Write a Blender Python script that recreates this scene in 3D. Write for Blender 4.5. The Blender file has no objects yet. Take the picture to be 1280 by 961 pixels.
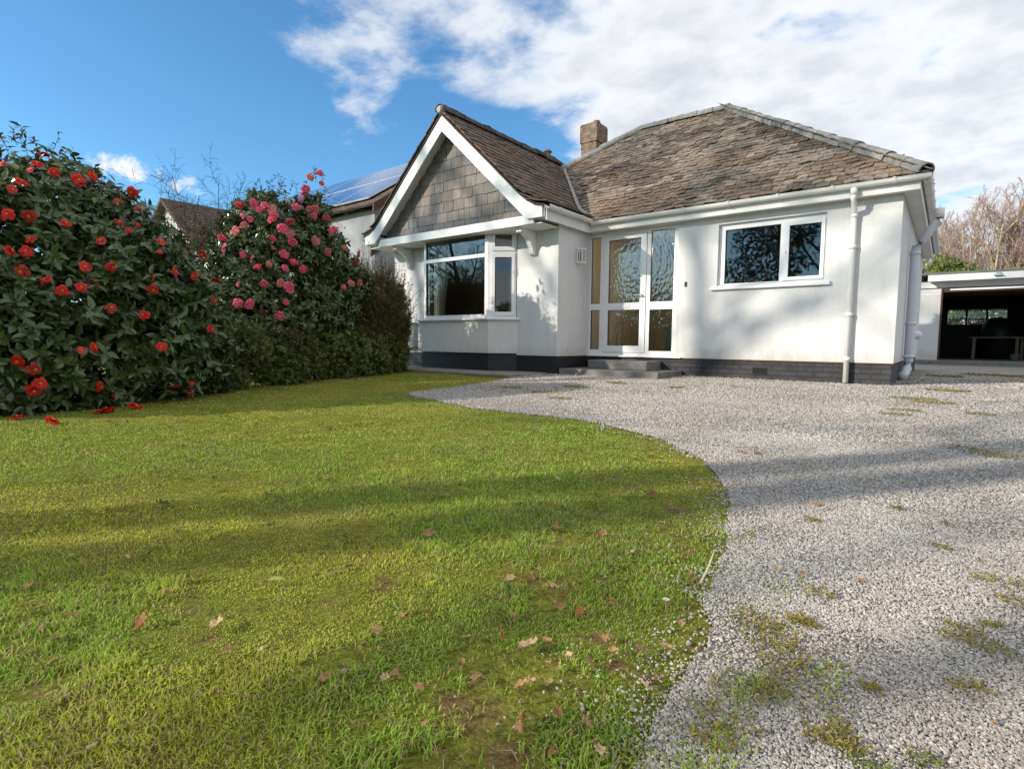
import bpy, math, random
import numpy as np
from mathutils import Vector, Matrix

random.seed(7)
C = bpy.context.scene.collection
R = math.radians
scene = bpy.context.scene

# ------------------------------------------------------------------ camera frame (solved from the house lines)
F = 689.37
YAW, PITCH, ROLL = 0.668, -0.0763, 0.0105
CAM = np.array([0.5593, -8.781, 0.2268])
def cam_axes():
    cy, sy = math.cos(YAW), math.sin(YAW)
    fw = np.array([-sy, cy, 0.0]); rt = np.array([cy, sy, 0.0]); up = np.array([0, 0, 1.0])
    cp, sp = math.cos(PITCH), math.sin(PITCH)
    fw2 = fw*cp + up*sp; up2 = up*cp - fw*sp
    cr, sr = math.cos(ROLL), math.sin(ROLL)
    return rt*cr + up2*sr, up2*cr - rt*sr, fw2
RT, UP, FW = cam_axes()
def ray(u, v):
    return (u-640)/F*RT - (v-480.5)/F*UP + FW
def at(u, v, depth):
    return CAM + depth*ray(u, v)
def gz(x, y):
    y = np.minimum(y, 0.0)
    y = np.maximum(y, -12.0)
    return -0.30 + 0.015*y
def ground(u, v):
    d = ray(u, v)
    t = (-.3 + .015*CAM[1] - CAM[2])/(d[2] - .015*d[1])
    p = CAM + t*d
    if p[1] > 0:
        t = (-.3 - CAM[2])/d[2]; p = CAM + t*d
    return p

# ------------------------------------------------------------------ tagging helpers
def tag(o, label=None, cat=None, group=None, kind=None):
    if label: o['label'] = label
    if cat: o['category'] = cat
    if group: o['group'] = group
    if kind: o['kind'] = kind
    return o
def thing(name, loc, label, cat, group=None):
    o = bpy.data.objects.new(name, None); C.objects.link(o)
    o.location = Vector(loc); o.empty_display_size = .2
    return tag(o, label, cat, group)
def wloc(o):
    v = Vector((0, 0, 0))
    while o is not None:
        v = v + Vector(o.location); o = o.parent
    return v

# ------------------------------------------------------------------ mesh helpers
def mesh_np(name, V, quads=None, tris=None, col=None, smooth=False):
    V = np.asarray(V, dtype=np.float32).reshape(-1, 3)
    me = bpy.data.meshes.new(name)
    me.vertices.add(len(V)); me.vertices.foreach_set('co', V.ravel())
    q = np.zeros((0, 4), np.int32) if quads is None else np.asarray(quads, np.int32).reshape(-1, 4)
    t = np.zeros((0, 3), np.int32) if tris is None else np.asarray(tris, np.int32).reshape(-1, 3)
    li = np.concatenate([q.ravel(), t.ravel()])
    ls = np.concatenate([np.arange(len(q))*4, len(q)*4 + np.arange(len(t))*3]).astype(np.int32)
    me.loops.add(len(li)); me.loops.foreach_set('vertex_index', li)
    me.polygons.add(len(ls)); me.polygons.foreach_set('loop_start', ls)
    me.polygons.foreach_set('use_smooth', np.full(len(ls), bool(smooth)))
    me.update(calc_edges=True)
    if col is not None:
        col = np.asarray(col, np.float32)
        if col.shape[1] == 3: col = np.concatenate([col, np.ones((len(col), 1), np.float32)], 1)
        a = me.color_attributes.new('Col', 'FLOAT_COLOR', 'POINT')
        a.data.foreach_set('color', col.ravel())
    return me
def obj_np(name, V, mat, parent=None, quads=None, tris=None, col=None, smooth=False):
    V = np.asarray(V, float).reshape(-1, 3)
    if parent is not None: V = V - np.array(wloc(parent))
    me = mesh_np(name, V, quads, tris, col, smooth)
    me.materials.append(mat)
    o = bpy.data.objects.new(name, me); C.objects.link(o)
    if parent is not None: o.parent = parent
    return o

class MB:
    """collects shapes in world space; build() links them as one mesh"""
    def __init__(s): s.v = []; s.f = []
    def add(s, vs, fs):
        b = len(s.v); s.v += [tuple(map(float, p)) for p in vs]; s.f += [tuple(b+i for i in f) for f in fs]
    def box(s, x0, x1, y0, y1, z0, z1):
        s.add([(x0,y0,z0),(x1,y0,z0),(x1,y1,z0),(x0,y1,z0),(x0,y0,z1),(x1,y0,z1),(x1,y1,z1),(x0,y1,z1)],
              [(3,2,1,0),(4,5,6,7),(0,1,5,4),(1,2,6,5),(2,3,7,6),(3,0,4,7)])
        return s
    def prism(s, poly, vec):
        """poly: 3-D polygon, extruded by vec"""
        n = len(poly); vec = np.array(vec, float)
        a = [np.array(p, float) for p in poly]; b = [p+vec for p in a]
        s.add(a+b, [tuple(range(n))[::-1], tuple(range(n, 2*n))] + [(i, (i+1) % n, n+(i+1) % n, n+i) for i in range(n)])
        return s
    def tube(s, pts, r, sides=10, cap=True, arc=None, ref=None):
        pts = [np.array(p, float) for p in pts]; n = len(pts)
        rr = r if isinstance(r, (list, tuple)) else [r]*n
        vs = []
        closed = arc is None
        angs = [2*math.pi*k/sides for k in range(sides)] if closed else [arc[0]+(arc[1]-arc[0])*k/sides for k in range(sides+1)]
        m = len(angs)
        for i in range(n):
            t = pts[min(i+1, n-1)] - pts[max(i-1, 0)]; t /= np.linalg.norm(t)
            rf = np.array(ref if ref is not None else ((0,0,1) if abs(t[2]) < .9 else (1,0,0)), float)
            u = np.cross(t, rf); u /= np.linalg.norm(u); w = np.cross(u, t)
            for a in angs: vs.append(pts[i] + rr[i]*(math.cos(a)*u + math.sin(a)*w))
        fs = []
        for i in range(n-1):
            for k in range(m if closed else m-1):
                k2 = (k+1) % m
                fs.append((i*m+k, i*m+k2, (i+1)*m+k2, (i+1)*m+k))
        if cap and closed: fs += [tuple(range(m))[::-1], tuple(range((n-1)*m, n*m))]
        s.add(vs, fs); return s
    def plate(s, outer, holes, c0, c1, fn):
        """flat plate with rectangular holes; outer/holes = (a0,a1,b0,b1); c = thickness; fn(a,b,c)->xyz"""
        A = sorted({outer[0], outer[1]} | {h[i] for h in holes for i in (0, 1) if outer[0] < h[i] < outer[1]})
        B = sorted({outer[2], outer[3]} | {h[i] for h in holes for i in (2, 3) if outer[2] < h[i] < outer[3]})
        def solid(i, j):
            if i < 0 or j < 0 or i >= len(A)-1 or j >= len(B)-1: return False
            a, b = (A[i]+A[i+1])/2, (B[j]+B[j+1])/2
            return not any(h[0] < a < h[1] and h[2] < b < h[3] for h in holes)
        for i in range(len(A)-1):
            for j in range(len(B)-1):
                if not solid(i, j): continue
                a0, a1, b0, b1 = A[i], A[i+1], B[j], B[j+1]
                def Q(*p): s.add([fn(*q) for q in p], [(0, 1, 2, 3)])
                Q((a0,b0,c0),(a1,b0,c0),(a1,b1,c0),(a0,b1,c0)); Q((a0,b1,c1),(a1,b1,c1),(a1,b0,c1),(a0,b0,c1))
                if not solid(i-1, j): Q((a0,b0,c1),(a0,b0,c0),(a0,b1,c0),(a0,b1,c1))
                if not solid(i+1, j): Q((a1,b0,c0),(a1,b0,c1),(a1,b1,c1),(a1,b1,c0))
                if not solid(i, j-1): Q((a0,b0,c1),(a1,b0,c1),(a1,b0,c0),(a0,b0,c0))
                if not solid(i, j+1): Q((a0,b1,c0),(a1,b1,c0),(a1,b1,c1),(a0,b1,c1))
        return s
    def build(s, name, mat, parent=None, smooth=False, bevel=0):
        off = np.array(wloc(parent)) if parent is not None else np.zeros(3)
        me = bpy.data.meshes.new(name)
        me.from_pydata([tuple(np.array(p)-off) for p in s.v], [], s.f); me.update()
        if smooth: me.polygons.foreach_set('use_smooth', np.ones(len(me.polygons), bool))
        me.materials.append(mat)
        o = bpy.data.objects.new(name, me); C.objects.link(o)
        if parent is not None: o.parent = parent
        if bevel:
            m = o.modifiers.new('bevel', 'BEVEL'); m.width = bevel; m.segments = 2; m.limit_method = 'ANGLE'
        return o

def unit(a):
    return a/np.maximum(np.linalg.norm(a, axis=-1, keepdims=True), 1e-9)

# ------------------------------------------------------------------ materials
def new_mat(name):
    m = bpy.data.materials.new(name); m.use_nodes = True
    nt = m.node_tree; b = nt.nodes['Principled BSDF']
    return m, nt, b
def N(nt, t, **kw):
    n = nt.nodes.new(t)
    for k, v in kw.items():
        if k in n.inputs: n.inputs[k].default_value = v
        else: setattr(n, k, v)
    return n
def ramp(nt, src, stops):
    r = nt.nodes.new('ShaderNodeValToRGB')
    e = r.color_ramp.elements
    while len(e) < len(stops): e.new(.5)
    for i, (p, c) in enumerate(stops):
        e[i].position = p; e[i].color = (*c, 1) if len(c) == 3 else c
    nt.links.new(src, r.inputs['Fac']); return r
def mixc(nt, fac, a, b, mode='MIX'):
    m = nt.nodes.new('ShaderNodeMix'); m.data_type = 'RGBA'; m.blend_type = mode
    for s, v in ((m.inputs['Factor'], fac), (m.inputs['A'], a), (m.inputs['B'], b)):
        if isinstance(v, bpy.types.NodeSocket): nt.links.new(v, s)
        elif isinstance(v, (int, float)): s.default_value = v
        else: s.default_value = (*v, 1)
    return m.outputs['Result']
def wpos(nt, scale=(1, 1, 1)):
    g = nt.nodes.new('ShaderNodeNewGeometry')
    mp = nt.nodes.new('ShaderNodeMapping'); mp.inputs['Scale'].default_value = scale
    nt.links.new(g.outputs['Position'], mp.inputs['Vector']); return mp.outputs['Vector']
def noise(nt, vec, scale, detail=5, rough=.55, dist=0):
    n = N(nt, 'ShaderNodeTexNoise', Scale=scale, Detail=detail, Roughness=rough, Distortion=dist)
    nt.links.new(vec, n.inputs['Vector']); return n.outputs['Fac']
def bump(nt, b, h, strength=.3, dist=.01):
    bp = N(nt, 'ShaderNodeBump', Strength=strength, Distance=dist)
    nt.links.new(h, bp.inputs['Height']); nt.links.new(bp.outputs['Normal'], b.inputs['Normal']); return bp
def simple(name, c1, c2=None, rough=.6, scale=6, bstr=0, bscale=60, bdist=.004, metallic=0, aniso=(1, 1, 1), spec=.5):
    m, nt, b = new_mat(name)
    v = wpos(nt, aniso)
    if c2 is not None:
        f = noise(nt, v, scale, 6, .6)
        r = ramp(nt, f, [(.32, c1), (.68, c2)])
        nt.links.new(r.outputs['Color'], b.inputs['Base Color'])
    else: b.inputs['Base Color'].default_value = (*c1, 1)
    b.inputs['Roughness'].default_value = rough; b.inputs['Metallic'].default_value = metallic
    b.inputs['Specular IOR Level'].default_value = spec
    if bstr: bump(nt, b, noise(nt, v, bscale, 4), bstr, bdist)
    return m
def attr_mat(name, rough=.6, translucent=0, spec=.4, nscale=0, namt=.3, bstr=0, bscale=80, bdist=.004, mul=(1, 1, 1)):
    m, nt, b = new_mat(name)
    a = N(nt, 'ShaderNodeAttribute', attribute_name='Col')
    col = a.outputs['Color']
    if mul != (1, 1, 1): col = mixc(nt, 1.0, col, mul, 'MULTIPLY')
    v = wpos(nt)
    if nscale:
        f = noise(nt, v, nscale, 5, .65)
        r = ramp(nt, f, [(.3, (1-namt,)*3), (.7, (1+namt,)*3)])
        col = mixc(nt, 1.0, col, r.outputs['Color'], 'MULTIPLY')
    nt.links.new(col, b.inputs['Base Color'])
    b.inputs['Roughness'].default_value = rough; b.inputs['Specular IOR Level'].default_value = spec
    if bstr: bump(nt, b, noise(nt, v, bscale, 4), bstr, bdist)
    if translucent:
        t = nt.nodes.new('ShaderNodeBsdfTranslucent'); nt.links.new(col, t.inputs['Color'])
        mx = N(nt, 'ShaderNodeMixShader'); mx.inputs[0].default_value = translucent
        nt.links.new(b.outputs[0], mx.inputs[1]); nt.links.new(t.outputs[0], mx.inputs[2])
        nt.links.new(mx.outputs[0], nt.nodes['Material Output'].inputs['Surface'])
    return m
def brick_mat(name, c1, c2, mortar, scale, rough=.8, bstr=.6, axis='xz', stain=.4):
    m, nt, b = new_mat(name)
    g = nt.nodes.new('ShaderNodeNewGeometry')
    sx = nt.nodes.new('ShaderNodeSeparateXYZ'); nt.links.new(g.outputs['Position'], sx.inputs[0])
    ad = N(nt, 'ShaderNodeMath', operation='ADD'); nt.links.new(sx.outputs['X'], ad.inputs[0]); nt.links.new(sx.outputs['Y'], ad.inputs[1])
    cb = nt.nodes.new('ShaderNodeCombineXYZ'); nt.links.new(ad.outputs[0], cb.inputs['X']); nt.links.new(sx.outputs['Z'], cb.inputs['Y'])
    br = N(nt, 'ShaderNodeTexBrick', Scale=scale)
    br.inputs['Color1'].default_value = (*c1, 1); br.inputs['Color2'].default_value = (*c2, 1); br.inputs['Mortar'].default_value = (*mortar, 1)
    br.inputs['Mortar Size'].default_value = .012; br.inputs['Brick Width'].default_value = .225; br.inputs['Row Height'].default_value = .075
    nt.links.new(cb.outputs[0], br.inputs['Vector'])
    f = noise(nt, g.outputs['Position'], 7, 6, .65)
    r = ramp(nt, f, [(.3, (1-stain,)*3), (.7, (1+stain*.5,)*3)])
    col = mixc(nt, 1.0, br.outputs['Color'], r.outputs['Color'], 'MULTIPLY')
    nt.links.new(col, b.inputs['Base Color']); b.inputs['Roughness'].default_value = rough
    iv = N(nt, 'ShaderNodeMath', operation='SUBTRACT'); iv.inputs[0].default_value = 1; nt.links.new(br.outputs['Fac'], iv.inputs[1])
    bump(nt, b, iv.outputs[0], bstr, .008)
    return m

M = {}
# painted render: near white, faint blotches and drip stains
def render_mat():
    m, nt, b = new_mat('white_render')
    v = wpos(nt)
    f = noise(nt, v, 1.3, 6, .6)
    r = ramp(nt, f, [(.3, (.67, .67, .66)), (.7, (.73, .73, .72))])
    vs = wpos(nt, (5, 5, .5)); f2 = noise(nt, vs, 1.4, 5, .6)
    r2 = ramp(nt, f2, [(.25, (.92, .915, .90)), (.5, (1, 1, 1))])
    base_ = mixc(nt, 1.0, r.outputs['Color'], r2.outputs['Color'], 'MULTIPLY')
    sp = nt.nodes.new('ShaderNodeSeparateXYZ'); nt.links.new(v, sp.inputs[0])
    fz = noise(nt, wpos(nt, (1, 1, .6)), 9, 6, .7)
    mz = N(nt, 'ShaderNodeMath', operation='MULTIPLY_ADD'); nt.links.new(fz, mz.inputs[0]); mz.inputs[1].default_value = -.55; nt.links.new(sp.outputs['Z'], mz.inputs[2])
    mk = ramp(nt, mz.outputs[0], [(.0, (0,0,0)), (.18, (1,1,1))])
    mp_ = N(nt, 'ShaderNodeMath', operation='ADD'); nt.links.new(mz.outputs[0], mp_.inputs[0]); mp_.inputs[1].default_value = .28; nt.links.new(mp_.outputs[0], mk.inputs['Fac'])
    base_ = mixc(nt, mk.outputs['Color'], mixc(nt, 1.0, base_, (.86, .83, .76), 'MULTIPLY'), base_)
    f5 = noise(nt, v, 16, 6, .7)
    base_ = mixc(nt, 1.0, base_, ramp(nt, f5, [(.25, (.93, .93, .92)), (.6, (1, 1, 1))]).outputs['Color'], 'MULTIPLY')
    nt.links.new(base_, b.inputs['Base Color'])
    b.inputs['Roughness'].default_value = .85; b.inputs['Specular IOR Level'].default_value = .25
    bump(nt, b, noise(nt, v, 38, 6, .75), .55, .009)
    return m
M['render'] = render_mat()
M['shaded_render'] = simple('shade_tinted_render', (.33, .335, .35), (.38, .385, .40), .9, 2)  # neighbour's wall in shade: the shade is put in as grey colour
M['pvc'] = simple('white_upvc', (.82, .82, .82), (.86, .86, .855), .32, 3)
M['paint'] = simple('white_painted_timber', (.74, .735, .71), (.82, .815, .80), .5, 5, .1, 30)
M['pipe'] = simple('white_gutter_plastic', (.76, .755, .72), (.83, .825, .80), .4, 4)
M['pipe_shaded'] = simple('shade_tinted_soil_pipe', (.58, .61, .66), (.64, .67, .72), .45, 4)  # white pipe on the shaded side, its blue-grey shade is in the colour
M['plinth'] = brick_mat('grey_painted_brick', (.036, .037, .040), (.050, .050, .054), (.026, .026, .028), 1, .7, .9)
M['plinth_black'] = simple('black_bitumen_plinth', (.012, .012, .016), (.022, .022, .028), .55, 8, .3, 50)
M['dpc'] = simple('dark_red_damp_course', (.07, .03, .025), (.10, .045, .035), .8, 12)
M['brick'] = brick_mat('weathered_brick', (.30, .19, .115), (.20, .13, .085), (.26, .21, .155), 1, .9, .7, stain=.6)
M['step'] = simple('worn_step_concrete', (.13, .125, .118), (.22, .21, .195), .85, 9, .35, 90)
M['path'] = simple('path_concrete', (.21, .19, .165), (.31, .29, .26), .9, 5, .3, 80)
M['pot'] = simple('terracotta_pot', (.28, .05, .04), (.36, .08, .05), .7, 9)
M['ridge'] = attr_mat('grey_ridge_tile', .8, nscale=9, namt=.28, bstr=.3, bscale=50)
M['slate'] = attr_mat('mossy_roof_slate', .85, nscale=22, namt=.45, bstr=.8, bscale=55, bdist=.01, spec=.3)
M['hung'] = None
M['lead'] = simple('valley_mortar', (.32, .31, .30), (.5, .49, .47), .8, 14, .3, 60)
M['deck'] = simple('dark_roof_underlay', (.045, .04, .036), (.06, .053, .047), .9, 8)
M['chrome'] = simple('brushed_metal', (.55, .55, .56), None, .3, metallic=.9)
M['black'] = simple('black_plastic', (.015, .015, .016), None, .5)
M['soil'] = simple('dark_soil', (.055, .040, .028), (.10, .075, .052), .95, 9, .6, 60)
M['bark'] = simple('grey_bark', (.10, .085, .068), (.17, .15, .12), .9, 9, .5, 40, .01)
M['bark_green'] = simple('lichen_green_bark', (.34, .28, .17), (.52, .46, .30), .9, 2.5, .4, 30, .01)
M['twig_red'] = simple('reddish_twig', (.33, .20, .175), (.43, .28, .24), .8, .8)
M['bark_dark'] = simple('dark_shrub_stem', (.045, .034, .025), (.08, .06, .045), .9, 15)
M['leaf'] = attr_mat('glossy_camellia_leaf', .24, .14, .7)
M['leaf_matt'] = attr_mat('small_shrub_leaf', .6, .2, .3)
M['petal'] = attr_mat('camellia_petal', .5, .25, .3)
M['stamen'] = simple('yellow_stamens', (.62, .36, .04), (.72, .46, .08), .6, 90)
M['grass'] = attr_mat('grass_blade', .55, .35, .3)
M['stone'] = attr_mat('gravel_chip', .85, 0, .3, 160, .2)
M['dead_leaf'] = attr_mat('dead_leaf', .7, .2, .3, 90, .25)
M['interior'] = simple('beige_plaster', (.46, .35, .23), (.50, .39, .27), .9, 2)
M['hall'] = simple('cream_yellow_plaster', (.56, .51, .33), (.60, .55, .37), .9, 2)
M['carpet'] = simple('brown_carpet', (.10, .075, .055), (.14, .105, .08), .95, 40)
M['ceiling'] = simple('white_ceiling', (.68, .67, .64), None, .9)
M['curtain'] = simple('cream_curtain_cloth', (.70, .68, .58), (.76, .74, .65), .9, 8)
M['cabinet'] = simple('dark_cabinet', (.03, .026, .024), (.045, .04, .036), .5, 6)
M['teal'] = simple('teal_glaze', (.16, .36, .30), (.22, .44, .37), .3, 7)
M['straw'] = simple('dried_pampas', (.60, .55, .38), (.70, .64, .46), .9, 30)
M['tan_wood'] = simple('pale_bench_wood', (.24, .18, .12), (.32, .25, .17), .7, 6, aniso=(1, 8, 8))
M['dark_wood'] = simple('dark_brown_timber', (.07, .035, .022), (.10, .05, .032), .75, 5, aniso=(1, 1, 8))
M['garage_in'] = simple('dark_block_wall', (.028, .024, .022), (.045, .038, .034), .95, 4)  # near-black block walls inside the garage
M['felt'] = simple('green_mineral_felt', (.13, .16, .14), (.18, .21, .18), .95, 8, .3, 70)
M['tub'] = simple('green_plastic_tub', (.10, .42, .30), None, .4)
M['tile_brown'] = brick_mat('brown_roof_tiles', (.13, .085, .065), (.17, .115, .085), (.07, .05, .04), .55, .9, .8)
M['panel_frame'] = simple('pale_panel_frame', (.72, .73, .75), None, .4, metallic=.2)
def panel_mat():
    m, nt, b = new_mat('solar_cells')
    b.inputs['Base Color'].default_value = (.05, .09, .22, 1); b.inputs['Roughness'].default_value = .12
    b.inputs['Specular IOR Level'].default_value = .8
    b.inputs['Coat Weight'].default_value = .6; b.inputs['Coat Roughness'].default_value = .05
    return m
M['panel'] = panel_mat()
def hung_mat():
    m, nt, b = new_mat('slate_hanging')
    a = N(nt, 'ShaderNodeAttribute', attribute_name='Col')
    v = wpos(nt, (14, 14, 1.6)); f = noise(nt, v, 1.5, 6, .7)
    r = ramp(nt, f, [(.3, (.62, .56, .50)), (.7, (1.35, 1.3, 1.25))])
    v2 = wpos(nt); f2 = noise(nt, v2, 1.1, 4, .6)
    r2 = ramp(nt, f2, [(.40, (.88, .92, 1.0)), (.66, (1.12, 1.03, .90))])
    c = mixc(nt, 1.0, a.outputs['Color'], r.outputs['Color'], 'MULTIPLY')
    c = mixc(nt, 1.0, c, r2.outputs['Color'], 'MULTIPLY')
    nt.links.new(c, b.inputs['Base Color']); b.inputs['Roughness'].default_value = .7
    bump(nt, b, f, .4, .006)
    return m
M['hung'] = hung_mat()
def glass_mat(name, rough=0.0, pattern=False, tint=(1, 1, 1), boost=1.0):
    m, nt, b = new_mat(name)
    nt.nodes.remove(b)
    fr = N(nt, 'ShaderNodeFresnel', IOR=1.55)
    mu = N(nt, 'ShaderNodeMath', operation='MULTIPLY'); mu.use_clamp = True; mu.inputs[1].default_value = boost
    nt.links.new(fr.outputs[0], mu.inputs[0])
    gl = N(nt, 'ShaderNodeBsdfGlossy', Roughness=rough); gl.inputs['Color'].default_value = (1, 1, 1, 1)
    if pattern:
        tr = N(nt, 'ShaderNodeBsdfRefraction', Roughness=.06, IOR=1.25); tr.inputs['Color'].default_value = (.86, .88, .84, 1)
        vo = N(nt, 'ShaderNodeTexVoronoi', Scale=26.0, feature='SMOOTH_F1')
        nt.links.new(wpos(nt, (1, 1, .55)), vo.inputs['Vector'])
        bp = N(nt, 'ShaderNodeBump', Strength=.4, Distance=.012)
        nt.links.new(vo.outputs['Distance'], bp.inputs['Height'])
        for s in (tr, gl, fr): nt.links.new(bp.outputs['Normal'], s.inputs['Normal'])
        tp = N(nt, 'ShaderNodeBsdfTransparent'); tp.inputs['Color'].default_value = (*tint, 1)
        m2 = N(nt, 'ShaderNodeMixShader'); m2.inputs[0].default_value = .40
        nt.links.new(tp.outputs[0], m2.inputs[1]); nt.links.new(tr.outputs[0], m2.inputs[2]); inner = m2.outputs[0]
    else:
        tp = N(nt, 'ShaderNodeBsdfTransparent'); tp.inputs['Color'].default_value = (*tint, 1); inner = tp.outputs[0]
    mx = N(nt, 'ShaderNodeMixShader'); nt.links.new(mu.outputs[0], mx.inputs[0])
    nt.links.new(inner, mx.inputs[1]); nt.links.new(gl.outputs[0], mx.inputs[2])
    nt.links.new(mx.outputs[0], nt.nodes['Material Output'].inputs['Surface'])
    return m
M['glass'] = glass_mat('window_glass', 0, False, (.88, .90, .88), 2.0)
M['obscured'] = glass_mat('obscured_glass', .10, True, (.86, .88, .84), 2.6)
M['clear'] = glass_mat('thin_clear_glass', 0, False, (.9, .92, .91), 1.0)

# ------------------------------------------------------------------ 2-D noise and polygons
def vnoise(x, y, freq, seed):
    r = np.random.RandomState(seed); T = r.rand(256, 256)
    x = np.asarray(x)*freq + 1000; y = np.asarray(y)*freq + 1000
    xi = np.floor(x).astype(int); yi = np.floor(y).astype(int)
    fx = x-xi; fy = y-yi; fx = fx*fx*(3-2*fx); fy = fy*fy*(3-2*fy)
    g = lambda a, b: T[a % 256, b % 256]
    return (g(xi, yi)*(1-fx)+g(xi+1, yi)*fx)*(1-fy) + (g(xi, yi+1)*(1-fx)+g(xi+1, yi+1)*fx)*fy
def fbm(x, y, freq, seed, o=3):
    s = 0; a = .5; t = 0
    for i in range(o):
        s = s + a*vnoise(x, y, freq*2**i, seed+i); t += a; a *= .5
    return s/t
def inpoly(x, y, poly):
    x = np.asarray(x); y = np.asarray(y); c = np.zeros(x.shape, bool)
    n = len(poly); j = n-1
    for i in range(n):
        xi, yi = poly[i]; xj, yj = poly[j]
        if yi != yj:
            c ^= ((yi > y) != (yj > y)) & (x < (xj-xi)*(y-yi)/(yj-yi)+xi)
        j = i
    return c
def polydist(x, y, line):
    d = np.full(np.shape(x), 1e9)
    for (ax, ay), (bx, by) in zip(line[:-1], line[1:]):
        vx, vy = bx-ax, by-ay; L = vx*vx+vy*vy+1e-12
        t = np.clip(((x-ax)*vx+(y-ay)*vy)/L, 0, 1)
        d = np.minimum(d, np.hypot(x-ax-t*vx, y-ay-t*vy))
    return d
def smooth_line(pts, it=2):
    for _ in range(it):
        q = [pts[0]]
        for a, b in zip(pts[:-1], pts[1:]):
            q += [tuple(.75*np.array(a)+.25*np.array(b)), tuple(.25*np.array(a)+.75*np.array(b))]
        q.append(pts[-1]); pts = q
    return pts

# ================================================================== GROUND
edge_px = [(638,473),(600,480),(548,487),(512,491),(510,494),(530,499),(575,509),(640,516),(700,523),(760,532),(830,550),(880,575),(905,605),(915,640),
           (910,680),(900,712),(878,742),(884,765),(890,795),(868,830),(855,865),(840,900),(820,961)]
edge = [tuple(ground(*p)[:2]) for p in edge_px]
edge = smooth_line(edge, 2)
rs = np.random.RandomState(3)
dense = []
for (ax, ay), (bx, by) in zip(edge[:-1], edge[1:]):
    k_ = max(1, int(math.hypot(bx-ax, by-ay)/.035))
    dense += [(ax+(bx-ax)*i/k_, ay+(by-ay)*i/k_) for i in range(k_)]
edge = [(x+.075*(float(fbm(x, y, 3.2, 5, 3))-.5)+.02*(float(vnoise(x, y, 24, 15))-.5), y+.075*(float(fbm(x, y, 3.2, 9, 3))-.5)+.02*(float(vnoise(x, y, 24, 19))-.5)) for x, y in dense+[edge[-1]]]
edge = edge + [(.40, -9.0), (.62, -10.5), (.7, -15)]
lawn_poly = edge + [(-24, -15), (-24, -1.0), (-9.4, -1.0), (-9.4, -2.0)]
gravel_poly = [(-4.9, .3)] + edge + [(16, -15), (16, 11.62), (-4.9, 11.62)]

def sheet_from_poly(name, poly, dz, mat, label_kind='structure'):
    import bmesh
    bm = bmesh.new()
    vs = [bm.verts.new((x, y, 0)) for x, y in poly]
    f = bm.faces.new(vs); bmesh.ops.triangulate(bm, faces=[f])
    # cut along the slope breaks so the sheet follows the ground
    for y in (0.0, -12.0):
        g = bm.verts[:]+bm.edges[:]+bm.faces[:]
        bmesh.ops.bisect_plane(bm, geom=g, plane_co=(0, y, 0), plane_no=(0, 1, 0))
    for v in bm.verts: v.co.z = float(gz(v.co.x, v.co.y))+dz
    bm.normal_update()
    for fc in bm.faces:
        if fc.normal.z < 0: fc.normal_flip()
    me = bpy.data.meshes.new(name); bm.to_mesh(me); bm.free(); me.materials.append(mat)
    o = bpy.data.objects.new(name, me); C.objects.link(o); o['kind'] = label_kind
    return o

# base ground: one sheet to the horizon
S = 900
ys = [-S, -12, 0, S]
V = [(x, y, float(gz(x, y))-.012) for y in ys for x in (-S, S)]
m_ground, nt, b = new_mat('field_ground')
f = noise(nt, wpos(nt), .35, 8, .65)
nt.links.new(ramp(nt, f, [(.3, (.05, .075, .02)), (.7, (.10, .12, .04))]).outputs['Color'], b.inputs['Base Color'])
b.inputs['Roughness'].default_value = .95
o = obj_np('ground', V, m_ground, None, quads=[(0,1,3,2),(2,3,5,4),(4,5,7,6)]); o['kind'] = 'structure'

EARTH = [(*ground(u, v)[:2], r_) for u, v, r_ in [(590,893,.085),(560,880,.06),(640,945,.08),(770,835,.05),(880,820,.06),(860,760,.05),(700,738,.085),(672,725,.06),(480,735,.06),(20,815,.06),(750,800,.05),(815,850,.04),(845,640,.08),(790,612,.08),(265,800,.04),(700,830,.03),(860,690,.06),(905,620,.05)]]
# lawn sheet: earth, moss and turf colours
m_lawn, nt, b = new_mat('lawn_turf')
v = wpos(nt)
f = noise(nt, v, 1.1, 6, .6, .3)
c0 = ramp(nt, f, [(.30, (.13, .18, .030)), (.5, (.20, .225, .040)), (.72, (.28, .255, .055))]).outputs['Color']
f2 = noise(nt, v, 5.5, 6, .65)
c1 = mixc(nt, ramp(nt, f2, [(.60, (0,0,0)), (.70, (1,1,1))]).outputs['Color'], c0, (.24, .16, .09))
f3 = noise(nt, v, 120, 4, .7)
for (px_, py_, r_) in EARTH:
    ds = N(nt, 'ShaderNodeVectorMath', operation='DISTANCE'); nt.links.new(v, ds.inputs[0]); ds.inputs[1].default_value = (px_, py_, float(gz(px_, py_)))
    sc_ = N(nt, 'ShaderNodeMath', operation='DIVIDE'); nt.links.new(ds.outputs['Value'], sc_.inputs[0]); sc_.inputs[1].default_value = r_*1.5
    ad_ = N(nt, 'ShaderNodeMath', operation='ADD'); nt.links.new(sc_.outputs[0], ad_.inputs[0]); nt.links.new(noise(nt, v, 17, 6, .75), ad_.inputs[1])
    mk_ = ramp(nt, ad_.outputs[0], [(.62, (.9,.9,.9)), (1.0, (0,0,0))]).outputs['Color']
    c1 = mixc(nt, mk_, c1, (.22, .135, .078))
f4 = noise(nt, v, 38, 5, .7)
c1 = mixc(nt, 1.0, c1, ramp(nt, f4, [(.35, (.6,.58,.5)), (.65, (1.3,1.25,1.1))]).outputs['Color'], 'MULTIPLY')
c2 = mixc(nt, 1.0, c1, ramp(nt, f3, [(.3, (.5,.5,.5)), (.7, (1.35,1.35,1.3))]).outputs['Color'], 'MULTIPLY')
nt.links.new(c2, b.inputs['Base Color']); b.inputs['Roughness'].default_value = .95; b.inputs['Specular IOR Level'].default_value = .1
bump(nt, b, f3, .8, .02)
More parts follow.
